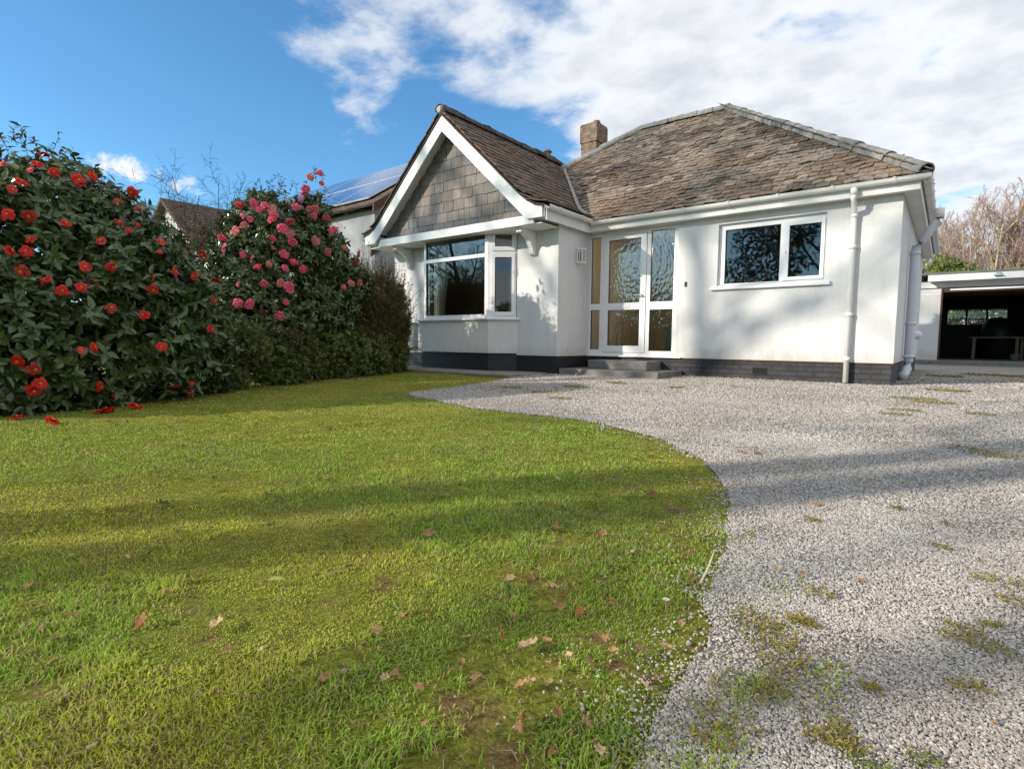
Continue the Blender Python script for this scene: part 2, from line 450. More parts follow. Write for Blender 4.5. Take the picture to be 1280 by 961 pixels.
sheet_from_poly('lawn', lawn_poly, .004, m_lawn)

# gravel drive sheet
m_gr, nt, b = new_mat('limestone_chippings')
v = wpos(nt)
vo = N(nt, 'ShaderNodeTexVoronoi', Scale=78.0); nt.links.new(v, vo.inputs['Vector'])
sep = nt.nodes.new('ShaderNodeSeparateColor'); nt.links.new(vo.outputs['Color'], sep.inputs[0])
c0 = ramp(nt, sep.outputs[0], [(0, (.36, .33, .305)), (.5, (.45, .42, .39)), (1, (.57, .535, .50))]).outputs['Color']
gap = ramp(nt, vo.outputs['Distance'], [(.30, (1,1,1)), (.70, (.48,.46,.44))]).outputs['Color']
c1 = mixc(nt, 1.0, c0, gap, 'MULTIPLY')
fl = noise(nt, v, .9, 6, .62, .4)
c1 = mixc(nt, 1.0, c1, ramp(nt, fl, [(.3, (.80, .79, .76)), (.65, (1.08, 1.07, 1.06))]).outputs['Color'], 'MULTIPLY')
fm = noise(nt, v, 1.7, 7, .68, .2)
msk = ramp(nt, fm, [(.60, (0,0,0)), (.70, (.75,.75,.75))]).outputs['Color']
fmc = noise(nt, v, 9, 4, .6)
c2 = mixc(nt, msk, c1, ramp(nt, fmc, [(.35, (.17, .15, .045)), (.65, (.24, .25, .09))]).outputs['Color'])
nt.links.new(c2, b.inputs['Base Color']); b.inputs['Roughness'].default_value = .9
iv = N(nt, 'ShaderNodeMath', operation='SUBTRACT'); iv.inputs[0].default_value = 1; nt.links.new(vo.outputs['Distance'], iv.inputs[1])
bump(nt, b, iv.outputs[0], 1.0, .012)
sheet_from_poly('driveway', gravel_poly, .008, m_gr)

# concrete path along the bay
MB().prism([(-9.6,-2.02,-.33),(-4.85,-1.98,-.33),(-4.85,-.96,-.33),(-9.6,-.96,-.33)], (0,0,.045)).build('path', M['path'], bevel=.008)['kind'] = 'structure'

# bare earth lip where the drive runs into the lawn
q = [ground(*p)[:2] for p in [(505,489),(524,495),(560,503),(600,500),(572,492),(540,488)]]
# ================================================================== BUNGALOW
GZ = -.30
H, OV = 2.185, .153
XR_, WR = -4.624, 1.0          # return wall plane, wing projection
HALL_TOP = 2.185
house = thing('bungalow', (-4.4, 1.0, GZ), 'white rendered bungalow with slate hung front gable and mossy brown hipped roof', 'house')

fy = lambda a, b, c: (a, c, b)          # plate in XZ, thickness along Y
fx = lambda a, b, c: (c, a, b)          # plate in YZ, thickness along X
DX0, DX1 = -4.635, -2.964
WX0, WX1, WZ0, WZ1 = -2.33, -.859, 1.1195, 2.067
w = MB()
w.plate((XR_+.002, 0, 0, 2.30), [(DX0-1, DX1, -1, 2.5), (WX0, WX1, WZ0, WZ1)], 0, .25, fy)
w.plate((.25, 6.66, 0, 2.30), [], -.25, 0, fx)
w.plate((-WR, 0.25, 0, 2.30), [], XR_-.25, XR_, fx)
BXL, BXR = -7.86, -5.49           # bay opening in the wing wall
w.plate((-8.79, XR_-.25, 0, 2.18), [(BXL, BXR, -1, 2.5)], -WR, -WR+.25, fy)
w.plate((-WR+.25, 6.66, 0, 2.30), [], -8.79, -8.54, fx)
w.plate((-8.54, -.25, 0, 2.30), [], 6.41, 6.66, fy)
walls = w.build('wall', M['render'], house)

# plinths, damp course
p = MB()
p.box(XR_, -.02, .02, .25, GZ-.1, -.02); p.box(-.25, -.02, .25, 6.6, GZ-.1, -.02)
p.build('plinth', M['plinth'], house)
p = MB()
p.box(-8.77, XR_-.02, -WR+.02, -WR+.24, GZ-.1, -.004); p.box(XR_-.24, XR_-.021, -WR+.24, .019, GZ-.1, -.004); p.box(-8.77, -8.5, -WR+.24, 6.6, GZ-.1, -.004)
p.prism([(-7.72,-WR+.02,GZ-.1),(-7.66,-1.27,GZ-.1),(-5.93,-1.27,GZ-.1),(-5.5,-WR+.02,GZ-.1)], (0,0,.30+.1+.02))
p.build('bay_plinth', M['plinth_black'], house)
MB().box(DX1-.15, -.012, .006, .2, -.021, -.001).build('damp_course', M['dpc'], house)
# air vent
v_ = MB(); v_.plate((-1.757,-1.55,-.222,-.105), [(-1.745+.0195*i, -1.745+.0195*i+.011, -.21, -.117) for i in range(10)], .008, .03, fy)
v_.build('air_vent', M['black'], house)
# bell push
MB().box(-2.84,-2.805,-.018,0.0,1.15,1.225).build('doorbell', M['black'], house, bevel=.004)

# ---- bay window
BY = -1.30
bayp = [(-7.74, -WR), (-7.73, BY), (-5.90, BY), (-5.46, -WR)]
bay = MB()
for (a, b_) in zip(bayp[:-1], bayp[1:]):
    a = np.array(a); b_ = np.array(b_); d = (b_-a)/np.linalg.norm(b_-a); n = np.array([d[1], -d[0]])
    bay.prism([(*a,.03),(*b_,.03),(*(b_-n*.1),.03),(*(a-n*.1),.03)], (0,0,.59))
bay.build('bay_panel', M['render'], house)
sill = MB(); 
sill.prism([(-7.80,-WR+.05,.62),(-7.79,BY-.05,.62),(-5.88,BY-.05,.62),(-5.41,-WR-.02,.62),(-5.41,-WR+.05,.62)], (0,0,.036))
bw = sill.build('bay_sill', M['pvc'], house, bevel=.005)
def along(a, b_):
    a = np.array(a, float); b_ = np.array(b_, float); L = np.linalg.norm(b_-a); d = (b_-a)/L; n = np.array([-d[1], d[0]])
    return L, (lambda s, z, c: (a[0]+d[0]*s+n[0]*c, a[1]+d[1]*s+n[1]*c, z))
ZT = 2.16
fa, fb = (-7.58, BY+.02), (-5.93, BY+.02)
L1, f1 = along(fa, fb)
g1 = [(.055, L1-.075, .722, 1.735), (.055, L1-.075, 1.80, 2.125)]
fr = MB().plate((0, L1, .657, ZT), g1, 0, .06, f1)
ra, rb = (-5.928, BY+.02), (-5.50, -WR-.005)
L2, f2_ = along(ra, rb)
g2 = [(.125, L2-.085, .765, 1.72), (.125, L2-.085, 1.905, 2.11)]
fr.plate((0.002, L2, .657, ZT), g2, 0, .06, f2_)
# raised sashes of the side lights
for z0, z1 in ((.70, 1.80), (1.835, 2.15)):
    gg = [(.125, L2-.085, .765, 1.72)] if z0 < 1 else [(.125, L2-.085, 1.905, 2.11)]
    fr.plate((.07, L2-.035, z0, z1), gg, -.022, .0, f2_)
la, lb = (-7.80, -WR), (-7.583, BY+.02)
L3, f3_ = along(la, lb)
fr.plate((0, L3-.002, .657, ZT), [(.06, L3-.06, .72, 2.11)], 0, .06, f3_)
bayw = thing('bay_window', (-6.7, -1.2, .66), None, None); bayw.parent = house; bayw.location = Vector((-6.7,-1.2,.66))-Vector(house.location)
fr.build('frame', M['pvc'], bayw)
gp = MB()
def pane(g, fn, c=.03, mb=None):
    a0, a1, b0, b1 = g
    mb.add([fn(a0-.01,b0-.01,c), fn(a1+.01,b0-.01,c), fn(a1+.01,b1+.01,c), fn(a0-.01,b1+.01,c)], [(0,1,2,3)])
for g in g1: pane(g, f1, .03, gp)
for g in g2: pane(g, f2_, .02, gp)
pane((.06, L3-.06, .72, 2.11), f3_, .03, gp)
gp.build('pane', M['glass'], bayw)

def seals(gaps, fn, c0, c1):
    mb_ = MB()
    for (a0, a1, b0, b1) in gaps: mb_.plate((a0, a1, b0, b1), [(a0+.007, a1-.007, b0+.007, b1-.007)], c0, c1, fn)
    return mb_
seals(g1, f1, .004, .028).build('seal', M['black'], bayw); seals(g2, f2_, .004, .018).build('seal', M['black'], bayw)
# ---- kitchen window
win = thing('window', (-1.6, .05, WZ0), None, None); win.parent = house; win.location = Vector((-1.6,.05,WZ0))-Vector(house.location)
gk = [(-2.238, -1.452, 1.162, 1.985), (-1.333, -.925, 1.21, 1.943)]
fr = MB().plate((WX0+.003, WX1-.003, WZ0+.032, WZ1-.003), gk, .055, .12, fy)
fr.plate((-1.405, -.88, 1.165, 2.0), [gk[1]], .03, .055, fy)
fr.build('frame', M['pvc'], win, bevel=.004)
gp = MB()
for g in gk: pane(g, fy, .085, gp)
gp.build('pane', M['glass'], win)
MB().prism([(-2.42, -.055, 1.068), (-2.42, .05, 1.068), (-2.42, .05, 1.15), (-2.42, -.01, 1.125), (-2.42, -.055, 1.108)], (1.64,0,0)).build('sill', M['pvc'], win, bevel=.004)

seals(gk, fy, .062, .083).build('seal', M['black'], win)
MB().box(-1.385,-1.365,.022,.030,1.50,1.60).box(-1.383,-1.367,.012,.0295,1.56,1.59).build('hinge', M['pvc'], win)
# ---- front door with side lights
fd = thing('front_door', (-3.8, .05, .016), None, None); fd.parent = house; fd.location = Vector((-3.8,.05,.016))-Vector(house.location)
gl = [(-4.595, -4.412, .115, .822), (-4.595, -4.412, .932, 2.105), (-3.455, -3.05, .105, .803), (-3.455, -3.05, .932, 2.112)]
leaf = (-4.335, -3.525, .065, 2.10)
fr = MB().plate((DX0+.012, DX1-.002, .016, 2.183), gl+[leaf], .045, .11, fy)
fr.build('frame', M['pvc'], fd, bevel=.004)
gd = [(-4.243, -3.632, .188, .812), (-4.243, -3.632, .932, 2.025)]
dl = MB().plate((leaf[0]+.006, leaf[1]-.006, leaf[2]+.006, leaf[3]-.006), gd, .030, .10, fy)
dl.build('door', M['pvc'], fd, bevel=.005)
gp = MB()
for g in gl+gd: pane(g, fy, .075, gp)
gp.build('pane', M['obscured'], fd)
seals(gl+gd, fy, .052, .073).build('seal', M['black'], fd)
for z_h in (.35, 1.05, 1.75): MB().box(-4.352,-4.328,.016,.0295,z_h,z_h+.09).build('hinge', M['pvc'], fd)
hd = MB(); hd.box(-3.60,-3.572,.022,.0305,.88,1.14); hd.tube([(-3.586,.022,1.05),(-3.586,-.03,1.05),(-3.60,-.035,1.05),(-3.72,-.035,1.052)], .011, 8)
hd.build('handle', M['chrome'], fd)
lb_ = MB(); lb_.box(-4.05,-3.82,.022,.0305,.845,.895); lb_.build('letter_plate', M['pvc'], fd)
MB().box(DX0+.02, DX1+.1, -.03, .10, -.004, .0155).build('threshold', M['pvc'], fd)

# ---- soffits, fascias
s = MB()
s.box(XR_+.12, OV, -OV, -.002, H, H+.016)               # main soffit
s.box(.002, OV, -.002, 6.81, H, H+.016)
s.box(XR_+.002, XR_+.118, -WR-.5, -OV, H, H+.016)       # wing side soffit
s.box(-8.95, XR_+.002, -1.495, -WR-.002, 2.12, 2.135)   # front soffit over the bay
s.build('soffit', M['paint'], house)
f = MB()
f.box(XR_+.12, OV+.022, -OV-.022, -OV-.001, H-.012, 2.345)
f.box(OV+.001, OV+.023, -OV-.001, 6.83, H-.012, 2.345)
f.box(XR_+.098, XR_+.119, -1.53, -OV-.023, H-.03, 2.37)
f.build('fascia', M['paint'], house)
# boxed beam across the gable foot, with the shallow cut ends
MB().prism([(-8.66,-1.545,2.12),(-4.74,-1.545,2.12),(-4.80,-1.545,2.265),(-8.58,-1.545,2.265)], (0,.05,0)).build('gable_beam', M['paint'], house, bevel=.004)

# ---- bargeboards (feet bell out)
XA = -6.79
prof_out = [(0,4.262),(1.80,2.585),(1.94,2.472),(2.08,2.41),(2.235,2.39)]
prof_in = [(0,3.985),(1.925,2.195)]
for s_ in (1, -1):
    poly = [(XA+s_*x, -1.585, z) for x, z in prof_out] + [(XA+s_*2.235,-1.585,2.195)] + [(XA+s_*x, -1.585, z) for x, z in prof_in[::-1]]
    MB().prism(poly, (0,.03,0)).build('bargeboard', M['paint'], house, bevel=.003)
# sloping gable soffits behind the bargeboards + boxed feet
gs = MB()
for s_ in (1, -1):
    pts = [(XA+s_*x, z) for x, z in [(0,4.10),(1.62,2.585),(1.9,2.39)]]
    for (xa, za), (xb, zb) in zip(pts[:-1], pts[1:]):
        gs.add([(xa,-1.554,za),(xb,-1.554,zb),(xb,-1.2,zb),(xa,-1.2,za)], [(0,1,2,3)])
    gs.box(*(sorted((XA+s_*1.95, XA+s_*2.258))), -1.554, -1.003, 2.193, 2.36)
gs.build('gable_soffit', M['paint'], house)

# ---- timber brackets under the front soffit
def bracket(x):
    pr = [(-1.0,2.118),(-1.42,2.118),(-1.42,2.06),(-1.36,2.035),(-1.26,2.0),(-1.17,1.93),(-1.105,1.83),(-1.08,1.73),(-1.0,1.70)]
    b_ = MB().prism([(x-.045,y,z) for y, z in pr], (.09,0,0))
    b_.box(x-.055, x+.055, -1.44, -1.40, 2.05, 2.1185)
    return b_.build('bracket', M['paint'], house, bevel=.006)
bracket(-5.13); bracket(-8.27)

# ---- roof decks
E0, AP = .21, -3.33
ZE, ZR = 2.362, 5.118
RXL = -5.293; LX = RXL-3.54; BYE = 3.33+3.54
A_, B_, C_, D_ = (E0,-E0,ZE), (LX,-E0,ZE), (LX,BYE,ZE), (E0,BYE,ZE)
P1, P2 = (AP,3.33,ZR), (RXL,3.33,ZR)
roof = thing('roof', (-4.4, 3.3, ZE), None, None); roof.parent = house; roof.location = Vector((-4.4,3.3,ZE))-Vector(house.location)
def dn(p, d=.05): return (p[0], p[1], p[2]-d)
rd = MB()
for poly in ([B_, A_, P1, P2], [A_, D_, P1], [D_, C_, P2, P1], [C_, B_, P2]):
    rd.prism([dn(p, .075) for p in poly], (0, 0, .045))
wp = [(0,4.345),(1.78,2.69),(1.96,2.55),(2.10,2.475),(2.29,2.43)]       # wing roof surface profile
YV = lambda z: -E0 + (z-ZE)*3.54/(ZR-ZE)
for s_ in (1, -1):
    for (xa, za), (xb, zb) in zip(wp[:-1], wp[1:]):
        a_, b2 = za-.045, zb-.045
        rd.add([(XA+s_*xa,-1.60,a_),(XA+s_*xb,-1.60,b2),(XA+s_*xb,YV(zb)+.1,b2),(XA+s_*xa,YV(za)+.1,a_),
                (XA+s_*xa,-1.60,a_-.04),(XA+s_*xb,-1.60,b2-.04),(XA+s_*xb,YV(zb)+.1,b2-.04),(XA+s_*xa,YV(za)+.1,a_-.04)],
               [(0,1,2,3),(7,6,5,4),(0,4,5,1),(1,5,6,2),(3,2,6,7),(0,3,7,4)])
rd.build('roof_deck', M['deck'], roof)

# ---- slates: every course laid as real overlapping pieces
def slates(name, rows, mat, parent, wid=.27, length=.33, th=.011, seed=0, colfn=None, tilt=.055, jit=1.0):
    """rows: list of (point_fn(a)->xyz at the tail line, e dir, s dir (up-slope), n, a0, a1)"""
    r = np.random.RandomState(seed); VV = []; QQ = []; CC = []; nb = 0
    for k, (pf, e, s_, n, a0, a1) in enumerate(rows):
        e, s_, n = map(np.array, (e, s_, n))
        a = a0 - r.rand()*wid
        xs = []
        while a < a1:
            ww = wid*(1+.10*r.randn()*jit); xs.append((a, a+ww)); a += ww
        for (x0, x1) in xs:
            if x1 < a0+.02 or x0 > a1-.02: continue
            x0c, x1c = max(x0, a0), min(x1, a1)
            g = .004; dl_ = .010*r.randn()*jit; t1 = th*(1+.4*r.rand()); up = length*tilt*(1+.5*r.rand()*jit) + .006*abs(r.randn())*jit
            rot = .014*r.randn()*jit
            A0 = pf(x0c+g)+s_*(dl_+rot); A1 = pf(x1c-g)+s_*(dl_-rot)
            B0 = A0+s_*length; B1 = A1+s_*length
            rk = .004*r.randn()*jit
            T = [A0+n*(up+t1+rk), A1+n*(up+t1-rk), B1+n*(t1*.6), B0+n*(t1*.6)]
            Bt = [A0+n*(up+rk-.004), A1+n*(up-rk-.004), B1-n*.004, B0-n*.004]
            VV += T+Bt
            QQ += [(nb,nb+1,nb+2,nb+3),(nb+4,nb+5,nb+1,nb),(nb+5,nb+6,nb+2,nb+1),(nb+7,nb+4,nb,nb+3)]
            c = colfn(r, (A0+A1)/2); CC += [c]*8; nb += 8
    return obj_np(name, np.array(VV), mat, parent, quads=np.array(QQ), col=np.array(CC))
def roof_col(r, p):
    b_ = np.array([.262, .213, .168])*(.80+.36*r.rand())
    mn = float(fbm(np.array([p[0]*1.0+p[1]*.6]), np.array([p[2]*1.3+p[1]]), .55, 31)[0]) + .045*r.randn()
    if mn > .55: b_ = .45*b_ + .55*np.array([.205, .135, .075])*(.7+.5*r.rand())
    elif mn < .38: b_ = b_*np.array([.55, .52, .5])
    if r.rand() < .08: b_ = b_*1.35
    return b_
cosP = 3.54/math.hypot(3.54, ZR-ZE); sinP = (ZR-ZE)/math.hypot(3.54, ZR-ZE)
SL = math.hypot(3.54, ZR-ZE); EXP = .128
def wing_z(x):
    d = abs(x-XA)
    return np.interp(d, [q_[0] for q_ in wp], [q_[1] for q_ in wp], right=-9)
def main_rows(front=True):
    rows = []
    nr = int(SL/EXP)+1
    for i in range(nr):
        b_ = i*EXP-.05
        y = -E0+b_*cosP; z = ZE+b_*sinP
        if b_ > SL-.02: break
        if front:
            x1 = E0-b_*cosP+.03; x0 = LX+b_*cosP
            # start at the valley with the wing
            for xx in np.linspace(XA+2.3, XA, 60):
                if wing_z(xx) > z+.02: x0 = max(x0, xx-.02); break
            pf = (lambda a, y=y, z=z: np.array([a, y, z]))
            rows.append((pf, (1,0,0), (0,cosP,sinP), (0,-sinP,cosP), x0, x1))
        else:
            y0 = -E0+b_*cosP-.03; y1 = BYE-b_*cosP
            pf = (lambda a, b_=b_, z=z: np.array([E0-b_*cosP, a, z]))
            rows.append((pf, (0,1,0), (-cosP,0,sinP), (sinP,0,cosP), y0, y1))
    return rows
slates('main_slates', main_rows(True), M['slate'], roof, .16, .24, .010, 1, roof_col, .055, 1.25)
slates('hip_end_slates', main_rows(False), M['slate'], roof, .26, .30, .012, 2, roof_col)
def wing_rows(s_):
    P_ = [np.array(q_) for q_ in wp[::-1]]; seg = [np.linalg.norm(b_-a) for a, b_ in zip(P_[:-1], P_[1:])]; tot = sum(seg)
    rows = []; i = 0
    while True:
        d = i*.16-.04; i += 1
        if d > tot-.05: break
        dd = max(d, 0); k = 0
        while k < len(seg)-1 and dd > seg[k]: dd -= seg[k]; k += 1
        u = (P_[k+1]-P_[k])/seg[k]; q_ = P_[k]+u*(dd+(d if d < 0 else 0))
        sdir = np.array([s_*u[0], 0, u[1]]); n = np.array([s_*u[1], 0, -u[0]])
        if n[2] < 0: n = -n
        pf = (lambda a, q_=q_: np.array([XA+s_*q_[0], a, q_[1]-.012]))
        rows.append((pf, (0,1,0), sdir, n, -1.63, YV(q_[1])+.03))
    return rows
def wing_col(r, p):
    b_ = np.array([.16, .122, .098])*(.7+.5*r.rand())
    if r.rand() < .2: b_ = b_*np.array([1.1, .85, .6])
    return b_
slates('wing_slates', wing_rows(1), M['slate'], roof, .2, .26, .010, 3, wing_col, .045, .8)
slates('wing_far_slates', wing_rows(-1), M['slate'], roof, .24, .28, .010, 4, wing_col, .045, .8)
# valley strip
va = []
for z in np.linspace(2.47, 4.3, 14):
    d = np.interp(z, [q_[1] for q_ in wp[::-1]], [q_[0] for q_ in wp[::-1]]); va.append((XA+d, YV(z), z+.012))
vs = []
for (x, y, z) in va: vs += [(x-.01, y-.015, z+.045), (x+.05, y-.015, z+.062)]
obj_np('valley_flashing', vs, M['lead'], roof, quads=[(2*i, 2*i+1, 2*i+3, 2*i+2) for i in range(len(va)-1)])

# ---- hip and ridge tiles: overlapping half-round pieces
def ridge_run(name, p0, p1, rad, seg, mat, col, seed):
    p0 = np.array(p0, float); p1 = np.array(p1, float); L = np.linalg.norm(p1-p0); t = (p1-p0)/L
    n = max(1, round(L/seg)); r = np.random.RandomState(seed); VV = []; QQ = []; CC = []; nb = 0; K = 9
    u = np.cross(t, (0,0,1)); u /= np.linalg.norm(u); w_ = np.cross(u, t)
    for i in range(n):
        a = p0+t*(L*i/n-.03); b_ = p0+t*(L*(i+1)/n+.02)
        c = np.array(col)*(.8+.4*r.rand()); j = .006*r.randn(2)
        ra, rb = rad*1.10, rad*.97
        for (q_, rr, lo) in ((a, ra, 0), (b_, rb, 0), (a, ra-.018, 1)):
            for k in range(K):
                th = math.pi*(-.08+1.16*k/(K-1))
                VV.append(q_+u*(math.cos(th)*rr+j[0])+w_*(math.sin(th)*rr*.92+j[1]))
        for k in range(K-1):
            QQ.append((nb+k, nb+k+1, nb+K+k+1, nb+K+k)); QQ.append((nb+2*K+k, nb+2*K+k+1, nb+k+1, nb+k))
        CC += [c]*(3*K); nb += 3*K
    return obj_np(name, VV, mat, roof, quads=QQ, col=CC, smooth=False)
rc = (.27, .265, .25)
ridge_run('hip_tiles', (E0+.0,-E0-.0,ZE+.02), (AP,3.33,ZR+.01), .098, .34, M['ridge'], rc, 1)
ridge_run('ridge_tiles', (AP,3.33,ZR+.015), (RXL,3.33,ZR+.015), .10, .34, M['ridge'], rc, 2)
ridge_run('hip_tiles', (RXL-1.9,3.33-1.9,ZR-1.9*(ZR-ZE)/3.54+.02), (RXL,3.33,ZR+.02), .105, .34, M['ridge'], rc, 3)
ridge_run('hip_tiles', (E0,BYE,ZE+.02), (AP,3.33,ZR+.02), .105, .34, M['ridge'], rc, 5)
ridge_run('ridge_tiles', (XA,-1.62,4.345), (XA,YV(4.345)+.1,4.345), .095, .30, M['ridge'], (.085,.072,.06), 4)
MB().tube([(XA,-1.66,4.34),(XA,-1.60,4.345),(XA,-1.58,4.35)], [.05,.085,.09], 12).build('ridge_cap', M['lead'], roof)
# ---- chimneys
ch = MB()
ch.box(-7.675,-7.19,4.6,5.15,3.0,5.66); ch.box(-7.70,-7.165,4.575,5.175,5.66,6.13)
ch.box(-7.685,-7.18,4.59,5.16,6.13,6.17)
cho = ch.build('chimney', M['brick'], roof, bevel=.012)
pt = MB().tube([(-7.3,4.78,6.17),(-7.3,4.78,6.21),(-7.3,4.78,6.245)], [.10,.105,.09], 14); pt.build('chimney_pot', M['pot'], cho)
c2 = MB(); X2, Y2 = -7.80, 3.2
c2.box(X2-.12,X2+.12,Y2-.12,Y2+.12,2.9,4.92); c2.box(X2-.15,X2+.15,Y2-.15,Y2+.15,4.92,4.98)
c2.tube([(X2,Y2,4.98),(X2,Y2,5.08),(X2,Y2,5.10),(X2,Y2,5.17)], [.085,.08,.12,.05], 10)
c2.build('chimney', M['brick'], roof, bevel=.008)

# ---- gable slate hanging
rows = []
for i in range(11):
    z = 2.25+i*.188
    half = (4.02-z)/.945-.02
    if half < .06: break
    rows.append(((lambda a, z=z: np.array([a, -1.335, z])), (1,0,0), (0,0,1), (0,-1,0), XA-half, XA+half))
def hung_col(r, p):
    b_ = np.array([.172, .168, .168])*(.80+.36*r.rand())
    if r.rand() < .2: b_ = b_*np.array([1.08, 1.0, .90])
    return b_
slates('slate_hanging', rows, M['hung'], house, .275, .205, .005, 8, hung_col, .028, .45)
MB().prism([(XA-2.0,-1.33,2.14),(XA+2.0,-1.33,2.14),(XA,-1.33,4.06)], (0,.12,0)).build('gable_backing', M['deck'], house)

# ---- gutters: half-round channel with clips
def gutter(mb, p0, p1, r=.056):
    p0 = np.array(p0, float); p1 = np.array(p1, float); t = (p1-p0)/np.linalg.norm(p1-p0)
    for rr, sgn in ((r, 1), (r-.005, -1)):
        mb.tube([p0, p1], rr, 10, cap=False, arc=(math.pi, 2*math.pi), ref=(0,0,1))
    u = np.cross(t, (0,0,1))
    for s_ in (1, -1):
        a, b_ = p0+u*s_*(r-.003), p1+u*s_*(r-.003)
        mb.tube([a, b_], .006, 6)
    L = np.linalg.norm(p1-p0); n = int(L/.62)
    for i in range(n):
        q_ = p0+t*(L*(i+.45)/n)
        mb.tube([q_-t*.018, q_+t*.018], r+.005, 12, cap=False, arc=(math.pi*.98, 2.02*math.pi), ref=(0,0,1))
        for s_ in (1, -1): mb.tube([q_+u*s_*(r+.001)-t*.018, q_+u*s_*(r+.001)+t*.018], .011, 6)
GY = -OV-.022-.058; GX = OV+.023+.058; ZG = 2.325
for q0, q1 in (((XR_+.17, GY, ZG), (GX+.05, GY, ZG)), ((GX, GY+.05, ZG), (GX, 6.85, ZG)), ((XR_+.18, -1.60, ZG+.03), (XR_+.18, GY-.02, ZG+.03)), ((XA-2.31, -1.60, 2.34), (XA-2.31, -.2, 2.34))):
    gt = MB(); gutter(gt, q0, q1); gt.build('gutter', M['pipe'], house, smooth=True)
dp = MB(); DPX = -.525
dp.tube([(DPX,GY,ZG-.045),(DPX,GY,ZG-.13)], .042, 14)
dp.tube([(DPX,GY,ZG-.12),(DPX,GY,2.14),(DPX,GY+.03,2.10),(DPX,-.085,2.02),(DPX,-.062,1.98),(DPX,-.06,1.9),(DPX,-.06,GZ+.03)], .034, 14)
for z in (1.93, 1.52, .62, .02): dp.tube([(DPX,-.06,z),(DPX,-.06,z+.05)], .041, 14); 
for z in (1.54, .64): dp.box(DPX-.06, DPX+.06, -.03, -.001, z-.005, z+.025)
dp.build('downpipe', M['pipe'], house, smooth=True)
sp = MB(); PY = 1.6
sp.tube([(.345,PY,2.25),(.345,PY,2.12)], .062, 14)
sp2 = MB()
sp2.tube([(.345,PY,2.12),(.335,PY,2.07),(.15,PY,1.80),(.095,PY,1.72),(.085,PY,1.62),(.085,PY,.0),(.08,PY-.02,-.10),(.05,PY-.12,-.19),(.02,PY-.25,-.23)], .062, 14)
for z in (1.6, .55, .05): sp2.tube([(.085,PY,z),(.085,PY,z+.05)], .07, 14)
spo = sp2.build('soil_pipe', M['pipe_shaded'], house, smooth=True)
sp.build('pipe_outlet', M['pipe'], spo, smooth=True)
MB().tube([(.0,2.9,.42),(.16,2.9,.42),(.18,2.9,.41)], [.05,.07,.03], 12).build('vent_cowl', M['pipe'], house, smooth=True)

# ---- interior (what the glass shows)
zc = 2.28
for q_ in ((-8.5,-4.88,3.0,3.05),(-4.93,-4.88,-.74,2.999),(-8.535,-8.5,-.74,3.0),(-2.80,-.26,3.2,3.25),(-.30,-.255,.26,3.199),(-2.84,-2.801,.26,3.25)):
    MB().box(*q_,0,zc).build('interior_wall', M['interior'], house)
for q_ in ((-4.87,-4.84,.26,3.6),(-4.84,-2.86,3.6,3.65),(-2.88,-2.845,.26,3.599)):
    MB().box(*q_,0,zc).build('hall_wall', M['hall'], house)
for x0, x1, y0, y1 in ((-8.5,-4.94,-.74,3.0),(-4.83,-2.89,.26,3.6),(-2.79,-.31,.26,3.2)):
    MB().box(x0,x1,y0,y1,-.04,-.003).build('interior_floor', M['carpet'], house)
    MB().box(x0,x1,y0,y1,zc,zc+.03).build('interior_ceiling', M['ceiling'], house)

# ---- things inside the rooms
def curtain(x0, x1, y, z0, z1, label, pinch=0):
    n = 46; V = []; 
    zs = np.linspace(z0, z1, 12)
    for z in zs:
        k = (z-z0)/(z1-z0)
        for i in range(n):
            t = i/(n-1); s_ = 1-pinch*math.exp(-((k-.35)/.25)**2)
            V.append((x0+(x1-x0)*t*s_, y+.035*math.sin(t*26+.6*math.sin(k*3)), z))
    Q = [(r_*n+i, r_*n+i+1, (r_+1)*n+i+1, (r_+1)*n+i) for r_ in range(len(zs)-1) for i in range(n-1)]
    o = obj_np('curtain', V, M['curtain'], None, quads=Q, smooth=True)
    md = o.modifiers.new('cloth thickness', 'SOLIDIFY'); md.thickness = .006
    return tag(o, label, 'curtain')
curtain(-7.62, -7.22, -.98, .12, 2.2, 'cream curtain drawn back at the left end of the bay window', .3)
curtain(-5.90, -5.45, -.72, .12, 2.2, 'cream curtain hanging behind the narrow side light of the bay')
cb = thing('cabinet', (-.6, 2.9, 0), 'dark tall cabinet standing in the room behind the small front window', 'cabinet')
MB().box(-1.15,-.35,2.75,3.18,0,1.75).build('carcass', M['cabinet'], cb, bevel=.01)
MB().box(-1.13,-.76,2.73,2.749,.08,1.72).box(-.74,-.37,2.73,2.749,.08,1.72).build('door', M['cabinet'], cb)
vz = thing('floor_vase', (-3.22, .55, 0), 'tall teal floor vase of dried plumes behind the right hand door light', 'vase')
MB().tube([(-3.22,.55,0),(-3.22,.55,.05),(-3.22,.55,.30),(-3.22,.55,.50),(-3.22,.55,.56)], [.085,.10,.125,.12,.11], 20).build('vase_body', M['teal'], vz, smooth=True)
pl = MB(); rr = np.random.RandomState(5)
for i in range(16):
    a = rr.rand()*6.28; d = .05+.16*rr.rand(); h = .95+.4*rr.rand()
    pl.tube([(-3.22,.55,.4),(-3.22+.4*d*math.cos(a),.55+.4*d*math.sin(a),.4+.5*h*.7),(-3.22+d*math.cos(a),.55+d*math.sin(a),h),(-3.22+1.4*d*math.cos(a),.55+1.4*d*math.sin(a),h+.25)], [.004,.005,.03,.004], 6)
pl.build('plumes', M['straw'], vz)

